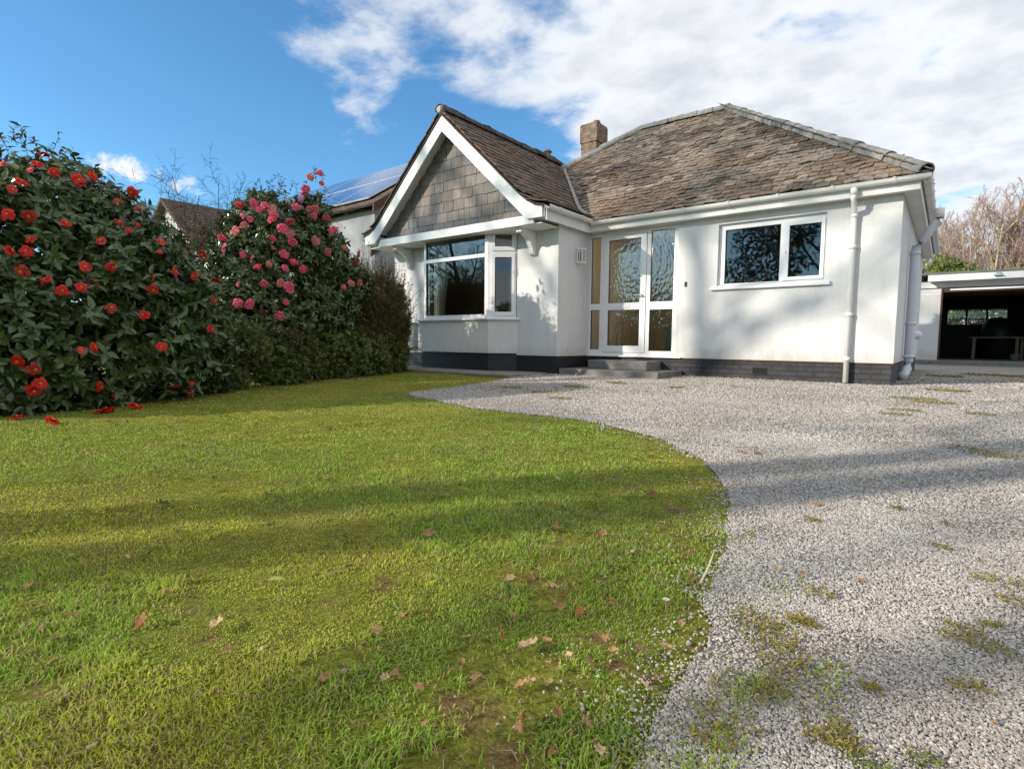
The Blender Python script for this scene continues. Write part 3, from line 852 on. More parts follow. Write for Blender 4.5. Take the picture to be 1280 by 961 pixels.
pd = thing('added_pendant', (-3.25, .95, 2.27), 'pendant lamp added to light the hall behind the tall right hand door light', 'lamp')  # added to brighten the dark hall behind the door glass
MB().tube([(-3.25,.95,2.27),(-3.25,.95,2.12)], .006, 6).build('flex', M['black'], pd)
MB().tube([(-3.25,.95,2.13),(-3.25,.95,2.08),(-3.25,.95,1.98)], [.03,.05,.11], 18, cap=False).build('lamp_shade', M['curtain'], pd)
m_, nt_, b_2 = new_mat('warm_bulb'); b_2.inputs['Emission Color'].default_value = (1,.62,.3,1); b_2.inputs['Emission Strength'].default_value = 12
MB().tube([(-3.25,.95,2.08),(-3.25,.95,2.04),(-3.25,.95,1.99),(-3.25,.95,1.97)], [.012,.03,.03,.01], 12).build('bulb', m_, pd)
pl_ = bpy.data.lights.new('hall_fill', 'POINT'); pl_.energy = 12; pl_.color = (1, .80, .55); pl_.shadow_soft_size = .05  # extra point light that brightens the hall walls
po_ = bpy.data.objects.new('hall_fill', pl_); C.objects.link(po_); po_.location = (-3.25, .95, 1.93)
# ---- wall lantern on the return wall
wl = thing('wall_lantern', (XR_, -.40, 1.73), 'small white wall lantern fixed beside the front door on the shaded return wall', 'wall light')
MB().box(XR_+.001, XR_+.02, -.445, -.355, 1.62, 1.86).build('back_plate', M['pvc'], wl, bevel=.004)
lf = MB()
for y in (-.455, -.345):
    for x in (XR_+.035, XR_+.125): lf.box(x-.007, x+.007, y-.007, y+.007, 1.63, 1.84)
lf.box(XR_+.02, XR_+.135, -.465, -.335, 1.84, 1.862); lf.box(XR_+.02, XR_+.135, -.465, -.335, 1.61, 1.63)
lf.build('cage', M['pvc'], wl)
MB().box(XR_+.042, XR_+.118, -.448, -.352, 1.632, 1.838).build('lamp_glass', M['clear'], wl)
MB().tube([(XR_+.08,-.40,1.66),(XR_+.08,-.40,1.80)], .02, 10).build('bulb', M['black'], wl)

# ---- door steps
st = thing('doorstep', (-3.73, -.5, GZ), 'two tier grey concrete doorstep below the glazed front door', 'doorstep')
MB().box(XR_+.01,-2.84,-.95,-.004,GZ-.08,-.205).build('lower_step', M['step'], st, bevel=.012)
MB().box(-4.28,-3.2,-.56,-.004,-.2045,-.06).build('upper_step', M['step'], st, bevel=.012)

# ---- low meter box left of the bay
mb = thing('meter_box', (-8.35, -1.1, GZ), 'low white meter box against the wall left of the bay', 'meter box')
MB().box(-8.62,-8.02,-1.16,-1.002,.10,.58).build('box_body', M['render'], mb, bevel=.012)
MB().box(-8.65,-7.98,-1.19,-1.002,.58,.615).build('lid', M['paint'], mb, bevel=.006)

# ================================================================== GARAGE
G0 = 11.6; GF = -.16
ga = thing('garage', (1.6, 14.3, GF), 'open fronted white garage with flat felt roof beyond the right end of the bungalow', 'garage')
MB().plate((-.45, .30, GF, 1.90), [], G0, G0+.2, fy).build('front_wall', M['render'], ga)
MB().plate((G0+.2, 17.2, GF, 1.98), [], -.45, -.25, fx).build('side_wall', M['render'], ga)
MB().plate((G0, 17.2, GF, 1.98), [], 3.35, 3.55, fx).build('side_wall', M['render'], ga)
wn = [(.44+.56*i+.03, .44+.56*(i+1)-.03, 1.04, 1.21) for i in range(3)] + [(.44+.56*i+.03, .44+.56*(i+1)-.03, 1.24, 1.565) for i in range(3)]
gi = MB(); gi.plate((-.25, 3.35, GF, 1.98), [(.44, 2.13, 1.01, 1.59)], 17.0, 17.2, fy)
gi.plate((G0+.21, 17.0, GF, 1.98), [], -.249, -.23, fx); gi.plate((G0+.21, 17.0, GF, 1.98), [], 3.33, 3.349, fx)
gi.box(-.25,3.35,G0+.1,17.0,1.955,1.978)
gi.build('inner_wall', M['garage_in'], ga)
gwin = MB().plate((.44, 2.13, 1.01, 1.59), wn, 17.02, 17.08, fy).build('window_frame', M['dark_wood'], ga)
gp = MB()
for g in wn: pane(g, fy, 17.05, gp)
gp.build('pane', M['clear'], gwin)
MB().box(-.55,3.7,G0-.35,17.3,2.275,2.335).build('roof', M['felt'], ga, bevel=.01)
MB().box(-.02,3.68,G0-.33,G0-.30,2.09,2.274).box(-.02,3.68,G0-.30,G0+.0,2.12,2.273).build('fascia', M['paint'], ga, bevel=.004)
MB().box(-.45,3.55,G0-.001,G0+.14,1.93,2.12).build('lintel', M['paint'], ga)
MB().box(.302,.345,G0+.0,G0+.2,GF,1.93).box(.302,3.35,G0+.03,G0+.16,1.86,1.929).build('door_frame', M['dark_wood'], ga)
gd_ = MB(); gd_.box(.36,3.34,G0-.12,G0+1.9,1.80,1.84); gd_.box(.36,3.34,G0-.14,G0-.115,1.79,1.88)
gd_.build('raised_door', M['dark_wood'], ga)
MB().box(.5,3.2,G0-.165,G0-.142,1.83,1.875).build('door_edge', M['pvc'], ga)
MB().box(1.42,1.60,G0-.42,G0-.332,2.17,2.20).box(1.47,1.55,G0-.40,G0-.331,2.20,2.26).build('floodlight', M['chrome'], ga)
MB().box(-.13,.02,G0+.35,G0+.55,1.9,2.45).build('brick_pier', M['brick'], ga)
MB().box(-.5,3.7,G0-.15,17.2,GZ-.05,GF).build('floor_slab', M['step'], ga, bevel=.02)
MB().box(-.44,.28,G0-.012,G0,1.72,1.74).build('hinge_rail', M['pipe'], ga)
wb = thing('workbench', (1.7, 15.1, GF), 'pale topped wooden workbench inside the dark open garage', 'workbench')
MB().box(1.08,2.5,14.8,15.4,.52,.565).build('bench_top', M['tan_wood'], wb, bevel=.005)
for x, y in ((1.2,14.86),(2.25,14.86),(1.2,15.3),(2.4,15.3)):
    MB().box(x-.04,x+.04,y-.04,y+.04,GF,.519).build('leg', M['tan_wood'], wb)
tb = MB(); c = at(1265, 445, 17.5)
o = tb.tube([(2.22,14.95,GF+.001),(2.22,14.95,GF+.16),(2.22,14.95,GF+.17)], [.10,.13,.135], 16).build('tub', M['tub'])
tag(o, 'small green plastic tub on the garage floor under the workbench', 'tub')
hp = MB(); hp.tube([(1.9,16.5,GF),(1.9,16.5,.75),(1.86,16.5,1.0),(1.88,16.5,1.17),(1.9,16.5,1.26)], [.5,.52,.44,.30,.05], 18)
o = hp.build('covered_heap', M['cabinet'], None, smooth=True); tag(o, 'dark sheeted heap piled under the rear window of the garage', 'heap')

# ================================================================== NEIGHBOURS
E = at(467, 253, 14.0)                       # near eaves corner of the house with the solar roof
nb_ = thing('solar_house', (E[0]-4, E[1]+3, GZ), 'gabled neighbouring house with rows of solar panels on its roof', 'house')
pit = R(33); ns = np.array([0, math.cos(pit), math.sin(pit)]); nn = np.array([0, -math.sin(pit), math.cos(pit)])
RL = 4.6
rf = MB()
a = E; b_ = E+np.array([-11,0,0]); c = b_+ns*RL; d = a+ns*RL
rf.prism([a, d, c, b_], tuple(-nn*.07))
back = np.array([0, math.cos(pit), -math.sin(pit)])
rf.prism([d+np.array([0,.001,0]), d+back*RL, c+back*RL, c+np.array([0,.001,0])], (0, 0, -.14))
rf.build('roof', M['tile_brown'], nb_)
ex = E[0]-.35
apz = (E+ns*RL)[2]-.25
dep = 2*RL*math.cos(pit)
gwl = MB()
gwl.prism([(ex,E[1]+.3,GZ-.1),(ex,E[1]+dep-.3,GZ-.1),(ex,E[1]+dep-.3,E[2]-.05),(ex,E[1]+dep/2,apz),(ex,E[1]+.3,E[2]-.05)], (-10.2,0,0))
gwl.build('wall', M['shaded_render'], nb_)
bb = MB()
bb.prism([E+np.array([.03,-.02,-.02]), E+ns*RL+np.array([.03,0,-.02]), E+ns*RL+np.array([.03,0,-.24]), E+np.array([.03,-.02,-.24])], (-.05,0,0))
bb.build('bargeboard', M['dark_wood'], nb_)
# dark strip standing in for the slanting shadow band on the gable wall
lv = MB(); s0 = np.array([ex+.004, E[1]+.15, E[2]-.95]); s1 = s0+np.array([0, 3.6, 2.35])
lv.prism([s0, s1, s1+np.array([0,0,-.36]), s0+np.array([0,0,-.36])], (.05,0,0)); lv.build('shadow_band', M['deck'], nb_)
for row in range(2):
    for k in range(5):
        o_ = E + np.array([-.55-k*1.62, 0, 0]) + ns*(.35+row*1.95) + nn*.05
        e = np.array([-1.58,0,0]); s_ = ns*1.85
        fr_ = MB().prism([o_, o_+e, o_+e+s_, o_+s_], tuple(nn*.035)); po = fr_.build('solar_panel', M['panel_frame'], nb_)
        i0 = o_+nn*.037+e*.022+s_*.02
        MB().prism([i0, i0+e*.956, i0+e*.956+s_*.96, i0+s_*.96], tuple(nn*.004)).build('cells', M['panel'], po)

Q0 = at(200, 247, 19.5)
n2 = thing('tiled_house', (Q0[0], Q0[1]+5, GZ), 'white walled house with brown tiled roof behind the bare climber', 'house')
rf = MB(); hw = 4.2; pz = 3.0
rf.prism([(Q0[0],Q0[1],Q0[2]),(Q0[0]+hw,Q0[1],Q0[2]-pz),(Q0[0]+hw,Q0[1],Q0[2]-pz-.14),(Q0[0],Q0[1],Q0[2]-.14)], (0,9.5,0))
rf.prism([(Q0[0]-.001,Q0[1],Q0[2]),(Q0[0]-.001,Q0[1],Q0[2]-.14),(Q0[0]-hw,Q0[1],Q0[2]-pz-.14),(Q0[0]-hw,Q0[1],Q0[2]-pz)], (0,9.5,0))
rf.build('roof', M['tile_brown'], n2)
MB().prism([(Q0[0]-hw+.3,Q0[1]+.25,GZ-.1),(Q0[0]+hw-.3,Q0[1]+.25,GZ-.1),(Q0[0]+hw-.3,Q0[1]+.25,Q0[2]-pz+.05),(Q0[0],Q0[1]+.25,Q0[2]-.16),(Q0[0]-hw+.3,Q0[1]+.25,Q0[2]-pz+.05)], (0,9,0)).build('wall', M['render'], n2)

# ================================================================== PLANTS
def tubes_np(pts, rad, sides, rng):
    """pts (B,n,3) rad (B,n) -> verts, quads"""
    B, n, _ = pts.shape
    t = unit(np.gradient(pts, axis=1))
    ref = unit(rng.randn(B, 1, 3)); u = np.cross(t, ref); u = unit(u); w_ = np.cross(t, u)
    ang = np.arange(sides)*2*np.pi/sides
    V = pts[:,:,None,:] + rad[:,:,None,None]*(np.cos(ang)[None,None,:,None]*u[:,:,None,:]+np.sin(ang)[None,None,:,None]*w_[:,:,None,:])
    bi = (np.arange(B)*n*sides)[:,None,None]; ii = np.arange(n-1)[None,:,None]; kk = np.arange(sides)[None,None,:]; k2 = (kk+1) % sides
    Q = np.stack([bi+ii*sides+kk, bi+ii*sides+k2, bi+(ii+1)*sides+k2, bi+(ii+1)*sides+kk], -1).reshape(-1, 4)
    return V.reshape(-1, 3), Q
def grow(rng, starts, dirs, lens, rads, levels):
    out = []
    S0, D0, L0, R0 = map(np.array, (starts, dirs, lens, rads))
    for li, lv in enumerate(levels):
        B = len(S0); n = lv['n']; pts = np.zeros((B, n, 3)); dirs_ = np.zeros((B, n, 3)); p = S0.copy(); d = unit(D0)
        for i in range(n):
            pts[:, i] = p; dirs_[:, i] = d
            d = unit(d + lv['jit']*rng.randn(B, 3) + np.array([0, 0, lv['up']]))
            p = p + d*(L0/(n-1))[:, None]
        tt = np.linspace(0, 1, n)
        rad = R0[:, None]*(1-tt*(1-lv['tip']))[None]
        out.append((pts, rad, lv['sides']))
        if li == len(levels)-1: break
        k = lv['k']; fr_ = lv['from'] + (1-lv['from'])*((np.arange(k)[None]+rng.rand(B, k))/k)
        x = fr_*(n-1); i0 = np.clip(x.astype(int), 0, n-2); f = (x-i0)[..., None]
        bi = np.arange(B)[:, None]
        P = pts[bi, i0]*(1-f)+pts[bi, i0+1]*f; D = dirs_[bi, i0]
        side = unit(np.cross(D, rng.randn(B, k, 3))); a = lv['ang']*(1+.25*rng.randn(B, k))[..., None]
        ND = unit(D*np.cos(a)+side*np.sin(a))
        L = (L0[:, None]*lv['len']*(1.15-.6*fr_)*(.75+.5*rng.rand(B, k)))
        Rr = np.minimum(R0[:, None]*(1-fr_*(1-lv['tip']))*.75, R0[:, None]*lv['rad']*(.8+.4*rng.rand(B, k)))
        S0, D0, L0, R0 = P.reshape(-1, 3), ND.reshape(-1, 3), L.ravel(), np.maximum(Rr.ravel(), lv.get('rmin', .003))
    return out
def tubes_obj(name, parts, mat, parent, rng):
    VV = []; QQ = []; b_ = 0
    for pts, rad, sides in parts:
        V, Q = tubes_np(pts, rad, sides, rng); VV.append(V); QQ.append(Q+b_); b_ += len(V)
    return obj_np(name, np.concatenate(VV), mat, parent, quads=np.concatenate(QQ), smooth=True)

LEAF_T = np.array([(0,0,0),(.36,0,-.03),(.34,.5,.07),(.34,-.5,.07),(.72,0,-.06),(.70,.36,.0),(.70,-.36,.0),(1,0,-.14)], float)
LEAF_Q = np.array([(1,4,5,2),(1,3,6,4)]); LEAF_TR = np.array([(0,1,2),(0,3,1),(4,7,5),(4,6,7)])
def leaves_np(P, D, U, L, W, curl=1.0):
    D = unit(D); S_ = unit(np.cross(U, D)); Nn = np.cross(D, S_)
    T = LEAF_T
    V = P[:,None,:] + (T[:,0][None,:]*L[:,None])[...,None]*D[:,None,:] + (T[:,1][None,:]*W[:,None])[...,None]*S_[:,None,:] + (T[:,2][None,:]*L[:,None]*curl)[...,None]*Nn[:,None,:]
    b_ = (np.arange(len(P))*8)[:,None,None]
    return V.reshape(-1,3), (LEAF_Q[None]+b_).reshape(-1,4), (LEAF_TR[None]+b_).reshape(-1,3)
def leaves_obj(name, sets, mat, parent):
    VV, QQ, TT, CC = [], [], [], []; b_ = 0
    for (P, D, U, L, W, col) in sets:
        V, Q, T = leaves_np(P, D, U, L, W)
        VV.append(V); QQ.append(Q+b_); TT.append(T+b_); CC.append(np.repeat(col, 8, 0)); b_ += len(V)
    return obj_np(name, np.concatenate(VV), mat, parent, quads=np.concatenate(QQ), tris=np.concatenate(TT), col=np.concatenate(CC))

def blob_tips(rng, blobs, density, shell=(.78, 1.06)):
    """points near the surface of a union of lumpy blobs, with outward directions"""
    PP, NN = [], []
    C0 = np.array([b[0] for b in blobs]); R0 = np.array([b[1] for b in blobs])
    for c, r in zip(C0, R0):
        n = int(4*np.pi*r*r*density)
        d = unit(rng.randn(n, 3)); 
        lump = 1+.16*(vnoise(d[:,0]*3+c[0], d[:,1]*3+d[:,2]*2.3, 1.0, 77)-.5)*2 + .10*(vnoise(d[:,0]*7+d[:,2]*3, d[:,1]*7+c[1], 1.0, 79)-.5)*2
        p = c + d*(r*lump*(shell[0]+(shell[1]-shell[0])*rng.rand(n)**.7))[:, None]
        ins = np.zeros(n, bool)
        for c2_, r2 in zip(C0, R0):
            if c2_ is c: continue
            ins |= (np.linalg.norm(p-c2_, axis=1) < r2*.80) & (np.linalg.norm(c2_-c) > 1e-6)
        ok = ~ins & (p[:, 2] > gz(p[:, 0], p[:, 1])+.03)
        PP.append(p[ok]); NN.append(d[ok])
    return np.concatenate(PP), np.concatenate(NN)
def whorl(rng, P, Nrm, k, L, W, col, up=.35, spread=1.05, colvar=.3, droop=.25):
    B = len(P); ax = unit(Nrm + np.array([0,0,up]) + .35*rng.randn(B,3))
    u = unit(np.cross(ax, rng.randn(B,3))); w_ = np.cross(ax, u)
    a = (np.arange(k)*2.4)[None] + rng.rand(B,1)*6.28 + .3*rng.randn(B,k)
    th = spread*(.55+.6*rng.rand(B,k))
    D = ax[:,None]*np.cos(th)[...,None] + (u[:,None]*np.cos(a)[...,None]+w_[:,None]*np.sin(a)[...,None])*np.sin(th)[...,None]
    D = unit(D - np.array([0,0,droop]))
    Pp = P[:,None] - ax[:,None]*(np.arange(k)*L*.16)[None,:,None]
    Uu = unit(ax[:,None] + .25*rng.randn(B,k,3))
    Ls = L*(.7+.5*rng.rand(B,k)); Ws = W*(.75+.45*rng.rand(B,k))
    tone = (1+colvar*rng.randn(B,1,1)*.7+colvar*.5*rng.randn(B,k,1)).clip(.45,1.8)
    cc = np.array(col)[None,None]*tone
    f = lambda x: x.reshape(-1, x.shape[-1])
    return f(Pp), f(D), f(Uu), Ls.ravel(), Ws.ravel(), f(cc)

# ---- a camellia flower: rings of cupped petals round a boss of stamens
def flower_mesh(seed, c_in, c_out, rings):
    r = np.random.RandomState(seed); VV = []; QQ = []; CC = []; b_ = 0
    for ri, (n, rad, tilt, plen, pw) in enumerate(rings):
        for k in range(n):
            a = 2*np.pi*(k+.5*(ri % 2))/n + .18*r.randn(); tl = tilt+.14*r.randn(); pl_ = plen*(1+.12*r.randn()); w_ = pw*(1+.12*r.randn())
            er = np.array([math.cos(a), math.sin(a), 0]); et = np.array([-math.sin(a), math.cos(a), 0]); ez = np.array([0,0,1.])
            G = []
            for i, s_ in enumerate((0, .35, .7, 1.0)):
                wid = w_*(.35, .85, 1.05, .80)[i]; th = tl-.55*s_
                cen = er*(rad+pl_*s_*math.cos(th)) + ez*(pl_*s_*math.sin(th)*(1-.25*s_))
                for j in (-1, 0, 1):
                    G.append(cen + et*(j*wid*.5) + ez*(.12*pl_*abs(j)*(1 if i else .3) + .03*pl_*r.randn()) - er*(.06*pl_*abs(j) if i == 3 else 0))
                    m = s_; CC.append(np.array(c_in)*(1-m)+np.array(c_out)*m)
            VV += G
            for i in range(3):
                for j in range(2): QQ.append((b_+i*3+j, b_+i*3+j+1, b_+(i+1)*3+j+1, b_+(i+1)*3+j))
            b_ += 12
    CC = np.array(CC)*(1+.08*r.randn(len(CC), 1))
    return mesh_np('flower', VV, quads=QQ, col=CC.clip(0, 1), smooth=True)
def stamen_mesh(seed):
    r = np.random.RandomState(seed); VV = []; QQ = []; b_ = 0
    for k in range(26):
        a = r.rand()*6.28; d = .001+.006*math.sqrt(r.rand()); h = .014+.008*r.rand()
        c = np.array([d*math.cos(a), d*math.sin(a), 0]); t = c*1.5+np.array([0,0,h]); s_ = .0018
        VV += [c+(s_,0,0), c+(-s_,s_,0), c+(-s_,-s_,0), t+(s_*1.5,0,0), t+(-s_*1.5,s_*1.5,0), t+(-s_*1.5,-s_*1.5,0)]
        QQ += [(b_,b_+1,b_+4,b_+3),(b_+1,b_+2,b_+5,b_+4),(b_+2,b_,b_+3,b_+5),(b_+3,b_+4,b_+5,b_+5)]; b_ += 6
    return mesh_np('stamens', VV, quads=[q_ for q_ in QQ if len(set(q_)) == 4], tris=[q_[:3] for q_ in QQ if len(set(q_)) == 3])
RINGS = [(6, .002, 1.25, .020, .022), (8, .004, .95, .030, .030), (10, .006, .62, .042, .036), (11, .008, .22, .052, .040)]
RED = [flower_mesh(i, (.55,.012,.010), (.80,.045,.035), RINGS) for i in range(4)]
PINK = [flower_mesh(10+i, (.60,.03,.10), (.80,.14,.25), RINGS) for i in range(3)] + [flower_mesh(20, (.60,.02,.05), (.78,.07,.13), RINGS)]
RED += [flower_mesh(31, (.40,.02,.015), (.50,.05,.03), RINGS), flower_mesh(32, (.62,.02,.02), (.84,.09,.08), RINGS[:3])]
PINK += [flower_mesh(33, (.50,.10,.09), (.60,.20,.17), RINGS)]
STAM = stamen_mesh(1); STAM.materials.append(M['stamen'])
for m_ in RED+PINK: m_.materials.append(M['petal'])
def place_flower(parent, pos, nrm, meshes, rng, scale, name='flower'):
    me = meshes[rng.randint(len(meshes))]
    o = bpy.data.objects.new(name, me); C.objects.link(o)
    q_ = Vector(nrm).to_track_quat('Z', 'Y') @ Matrix.Rotation(rng.rand()*6.28, 3, 'Z').to_quaternion()
    o.rotation_mode = 'QUATERNION'; o.rotation_quaternion = q_; s_ = scale*(.55+.55*rng.rand()**.8); o.scale = (s_,)*3
    o.location = Vector(pos) - (wloc(parent) if parent else Vector((0,0,0)))
    if parent: o.parent = parent
    st_ = bpy.data.objects.new('stamens', STAM); C.objects.link(st_); st_.parent = o
    return o
def hit_blobs(u, v, blobs, default, out=1.0):
    d = ray(u, v); best = None
    L = np.linalg.norm(d); dn_ = d/L
    for c, r in blobs:
        oc = CAM-c; b_ = oc@dn_; cc = oc@oc-(r*out)**2; disc = b_*b_-cc
        if disc > 0:
            t = -b_-math.sqrt(disc)
            if best is None or t < best[0]: best = (t, c)
    if best is None: return CAM+d*default, unit(-d+np.array([0,0,.5*L]))
    p = CAM+dn_*best[0]; return p, unit(p-best[1])

def shoots(rng, bases, h, n_leaf, L, W, col):
    """upright twigs with small leaves that break the skyline"""
    B = len(bases); pts = np.zeros((B, 5, 3)); p = np.array(bases); d = unit(np.array([0,0,1.])+.28*rng.randn(B,3)); hh = h*(.5+.8*rng.rand(B))
    for i in range(5):
        pts[:, i] = p; d = unit(d+.13*rng.randn(B,3)+np.array([0,0,.06])); p = p+d*(hh/4)[:,None]
    rad = np.full((B,5), .0035)*np.linspace(1,.4,5)[None]
    f = np.linspace(.15, 1, n_leaf)[None]+.04*rng.randn(B, n_leaf); f = f.clip(0,.999)*4; i0 = f.astype(int).clip(0,3); fr_ = (f-i0)[...,None]
    bi = np.arange(B)[:,None]; P = pts[bi,i0]*(1-fr_)+pts[bi,i0+1]*fr_
    D = unit(rng.randn(B,n_leaf,3)*np.array([1,1,.4])+np.array([0,0,.45])); U = unit(np.array([0,0,1.])+.4*rng.randn(B,n_leaf,3))
    g = lambda x: x.reshape(-1, x.shape[-1])
    n = B*n_leaf
    return (pts, rad, 3), (g(P), g(D), g(U), L*(.6+.7*rng.rand(n)), W*(.6+.7*rng.rand(n)), np.array(col)[None]*(.7+.6*rng.rand(n,1)))

def shrub_stems(rng, base, blobs, n, r0):
    B = n*len(blobs); pts = np.zeros((B,6,3)); k = 0
    for c, r in blobs:
        for i in range(n):
            e = c+unit(rng.randn(3))*r*.7; s_ = np.array(base)+np.array([.25*rng.randn(), .25*rng.randn(), 0]); s_[2] = gz(s_[0], s_[1])-.05
            mid = s_*.5+e*.5+np.array([0,0,-.15])
            for j, t in enumerate(np.linspace(0,1,6)):
                pts[k,j] = (1-t)**2*s_+2*t*(1-t)*mid+t*t*e+.03*rng.randn(3)*(j>0)
            k += 1
    rad = r0*np.linspace(1,.25,6)[None]*np.ones((B,1))
    return (pts, rad, 6)

def camellia(name, base, blobs_px, label, cat, flowers, meshes, fl_scale, leaf_col, L, W, dens, sh, seed, fname, default):
    rng = np.random.RandomState(seed)
    blobs = [(at(u, v, dpt), r) for (u, v, dpt, r) in blobs_px]
    root = thing(name, base, label, cat)
    P, Nr = blob_tips(rng, blobs, dens)
    sets = [whorl(rng, P, Nr, 8, L, W, leaf_col, .25, 1.15, .28, .22)]
    P2, N2 = blob_tips(rng, blobs, dens*.75, (.45,.80))
    sets.append(whorl(rng, P2, N2, 8, L*1.25, W*1.35, np.array(leaf_col)*.9, .2, 1.2, .25, .25))
    (sp_, lp) = shoots(rng, [np.array(b_)+0 for b_ in sh], .16, 7, L*.62, W*.5, np.array(leaf_col)*.95)
    sets.append(lp)
    leaves_obj('foliage', sets, M['leaf'], root)
    stems = [shrub_stems(rng, base, blobs, 3, .022), sp_]
    tubes_obj('stem', stems, M['bark_dark'], root, rng)
    for (u, v) in flowers:
        p_, n_ = hit_blobs(u, v, blobs, default, 1.02)
        if isinstance(u, float) and min(np.linalg.norm(p_-c_)-r_*1.1 for c_, r_ in blobs) > 0: continue
        view = unit(CAM-p_)
        n_ = unit(.75*n_+.45*view+np.array([0,0,.1])+.55*rng.randn(3))
        place_flower(root, p_+view*(.035+.06*rng.rand()), n_, meshes, rng, fl_scale, fname)
    return root, blobs

red_px = [(15,237),(9,268),(36,270),(13,313),(33,314),(38,299),(127,301),(57,350),(98,225),(56,193),(46,205),(38,213),(26,227),(3,205),(147,251),(165,240),(174,260),(161,288),(83,279),(106,333),(140,334),(118,353),(190,345),(200,315),(201,302),(229,315),(253,318),(219,340),(243,345),(270,350),(116,220),(149,278),(68,215),(27,340),(171,281),(78,363),(102,359),(139,385),(179,394),(191,362),(102,438),(118,434),(202,433),(268,376),(264,411),(51,479),(42,488),(125,483),(143,495),(218,483),(240,479),(238,491),(22,451),(43,461)]
red_blobs = [(-90,330,4.9,1.0),(10,330,5.2,.95),(70,305,5.4,.82),(150,355,5.5,.70),(212,390,5.8,.56),(60,425,5.0,.78),(180,440,5.5,.58),(-20,420,4.7,.75),(125,330,5.6,.78),(232,430,6.0,.48),(105,470,5.1,.42),(10,480,4.6,.40),(195,475,5.7,.36)]
rr = np.random.RandomState(41)
sh1 = [at(u, v, 5.4+.3*rr.randn()) for u, v in [(10,190),(18,205),(28,185),(35,200),(60,195),(75,205),(48,190),(95,215),(88,225),(105,225),(125,240),(112,235),(5,180),(22,182),(140,262),(160,265),(180,285),(-15,190),(40,180),(66,188),(150,262),(170,280),(14,178),(33,176),(84,203)]]
camellia('red_camellia', ground(110, 500)+np.array([-.8,.6,0]), red_blobs, 'big dark leaved camellia bush covered in scarlet blooms', 'shrub', red_px, RED, .88, (.078,.118,.036), .105, .050, 66, sh1, 21, 'flower', 5.3)
pink_px = [(318,254),(331,258),(313,274),(305,269),(363,278),(362,292),(353,286),(342,269),(388,221),(400,216),(402,229),(382,236),(380,242),(387,262),(392,270),(370,258),(342,310),(367,327),(322,333),(330,355),(362,362),(351,354),(358,378),(330,388),(297,379),(295,290),(280,310),(414,289),(410,315),(395,301),(431,310),(448,318),(446,329),(430,359),(439,354),(450,354),(349,395),(314,377),(379,337),(408,273),(419,286),(324,262),(376,250),(394,262),(340,262)]
rp = np.random.RandomState(77); pink_px += [(float(345+52*rp.randn()), float(305+45*rp.randn())) for _ in range(22)]
pink_blobs = [(345,310,8.2,.72),(385,320,8.5,.62),(315,345,7.9,.66),(415,345,8.7,.48),(350,385,8.0,.75),(390,265,8.5,.28),(330,275,8.2,.42),(300,380,7.6,.5),(440,355,9.0,.36),(400,390,8.5,.6)]
sh2 = [at(u, v, 8.2+.25*rr.randn()) for u, v in [(312,245),(318,238),(326,240),(335,240),(342,236),(350,238),(356,235),(363,240),(330,245),(345,245),(358,245),(300,262),(370,248),(380,235),(395,228),(405,245),(412,275),(430,300),(352,232),(340,228),(402,226),(392,222)]]
camellia('pink_camellia', at(360, 400, 8.2)*np.array([1,1,0])+np.array([0,0,-.37]), pink_blobs, 'tall camellia bush with rose pink blooms in front of the solar house', 'shrub', pink_px, PINK, 1.15, (.080,.120,.036), .086, .042, 88, sh2, 22, 'flower', 8.3)

def small_shrub(name, base, blobs_px, label, col, L, W, dens, k, seed, up=.5, sprays=0, brown=None):
    rng = np.random.RandomState(seed)
    blobs = [(at(u, v, dpt), r) for (u, v, dpt, r) in blobs_px]
    root = thing(name, base, label, 'shrub')
    P, Nr = blob_tips(rng, blobs, dens)
    sets = []
    s0 = list(whorl(rng, P, Nr, k, L, W, col, up, 1.0, .35, -.05))
    if brown is not None:
        mk = (fbm(s0[0][:,0]*1.5, s0[0][:,2]*1.5+s0[0][:,1], 1.6, seed)+.10*rng.randn(len(s0[0])) > (.57 if name == 'heather_bush' else .66))[:,None]
        s0[5] = np.where(mk, np.array(brown)[None]*(.6+.8*rng.rand(len(mk),1)), s0[5])
    sets.append(tuple(s0))
    P2, N2 = blob_tips(rng, blobs, dens*.5, (.5,.8)); sets.append(whorl(rng, P2, N2, k, L*1.3, W*1.6, np.array(col)*.7, up, 1.0, .3, 0))
    stems = [shrub_stems(rng, base, blobs, 4, .014)]
    if sprays:
        top = P[rng.choice(len(P), sprays)]
        sp_, lp = shoots(rng, top, .42 if name == 'heather_bush' else .24, 16, L*.9, W*.8, np.array(brown if brown is not None else col)*1.1); sets.append(lp); stems.append(sp_)
    leaves_obj('foliage', sets, M['leaf_matt'], root)
    tubes_obj('stem', stems, M['bark_dark'], root, rng)
    return root
gnd = lambda u, v: ground(u, v)
OL = (.15,.185,.045)
small_shrub('azalea', gnd(290,488)+np.array([-.3,.2,0]), [(270,455,6.7,.36),(300,440,6.9,.40),(285,470,6.7,.28),(255,480,6.4,.2)], 'low olive azalea bush nearest the scarlet camellia', OL, .042, .019, 380, 8, 31, brown=(.085,.055,.028), sprays=60)
small_shrub('azalea', gnd(350,484)+np.array([-.3,.2,0]), [(335,440,7.4,.44),(360,445,7.6,.42),(345,465,7.4,.3)], 'low olive azalea bush in the middle below the pink camellia', (.135,.185,.048), .042, .019, 380, 8, 32, brown=(.09,.058,.03), sprays=60)
small_shrub('azalea', gnd(420,476)+np.array([-.3,.2,0]), [(395,435,8.3,.47),(425,440,8.7,.48),(452,445,9.1,.46),(410,458,8.5,.3),(475,440,9.6,.44),(488,450,10.0,.32)], 'low olive azalea bush beside the lawn corner near the bay', (.15,.19,.048), .042, .019, 350, 8, 33, brown=(.10,.065,.032), sprays=70)
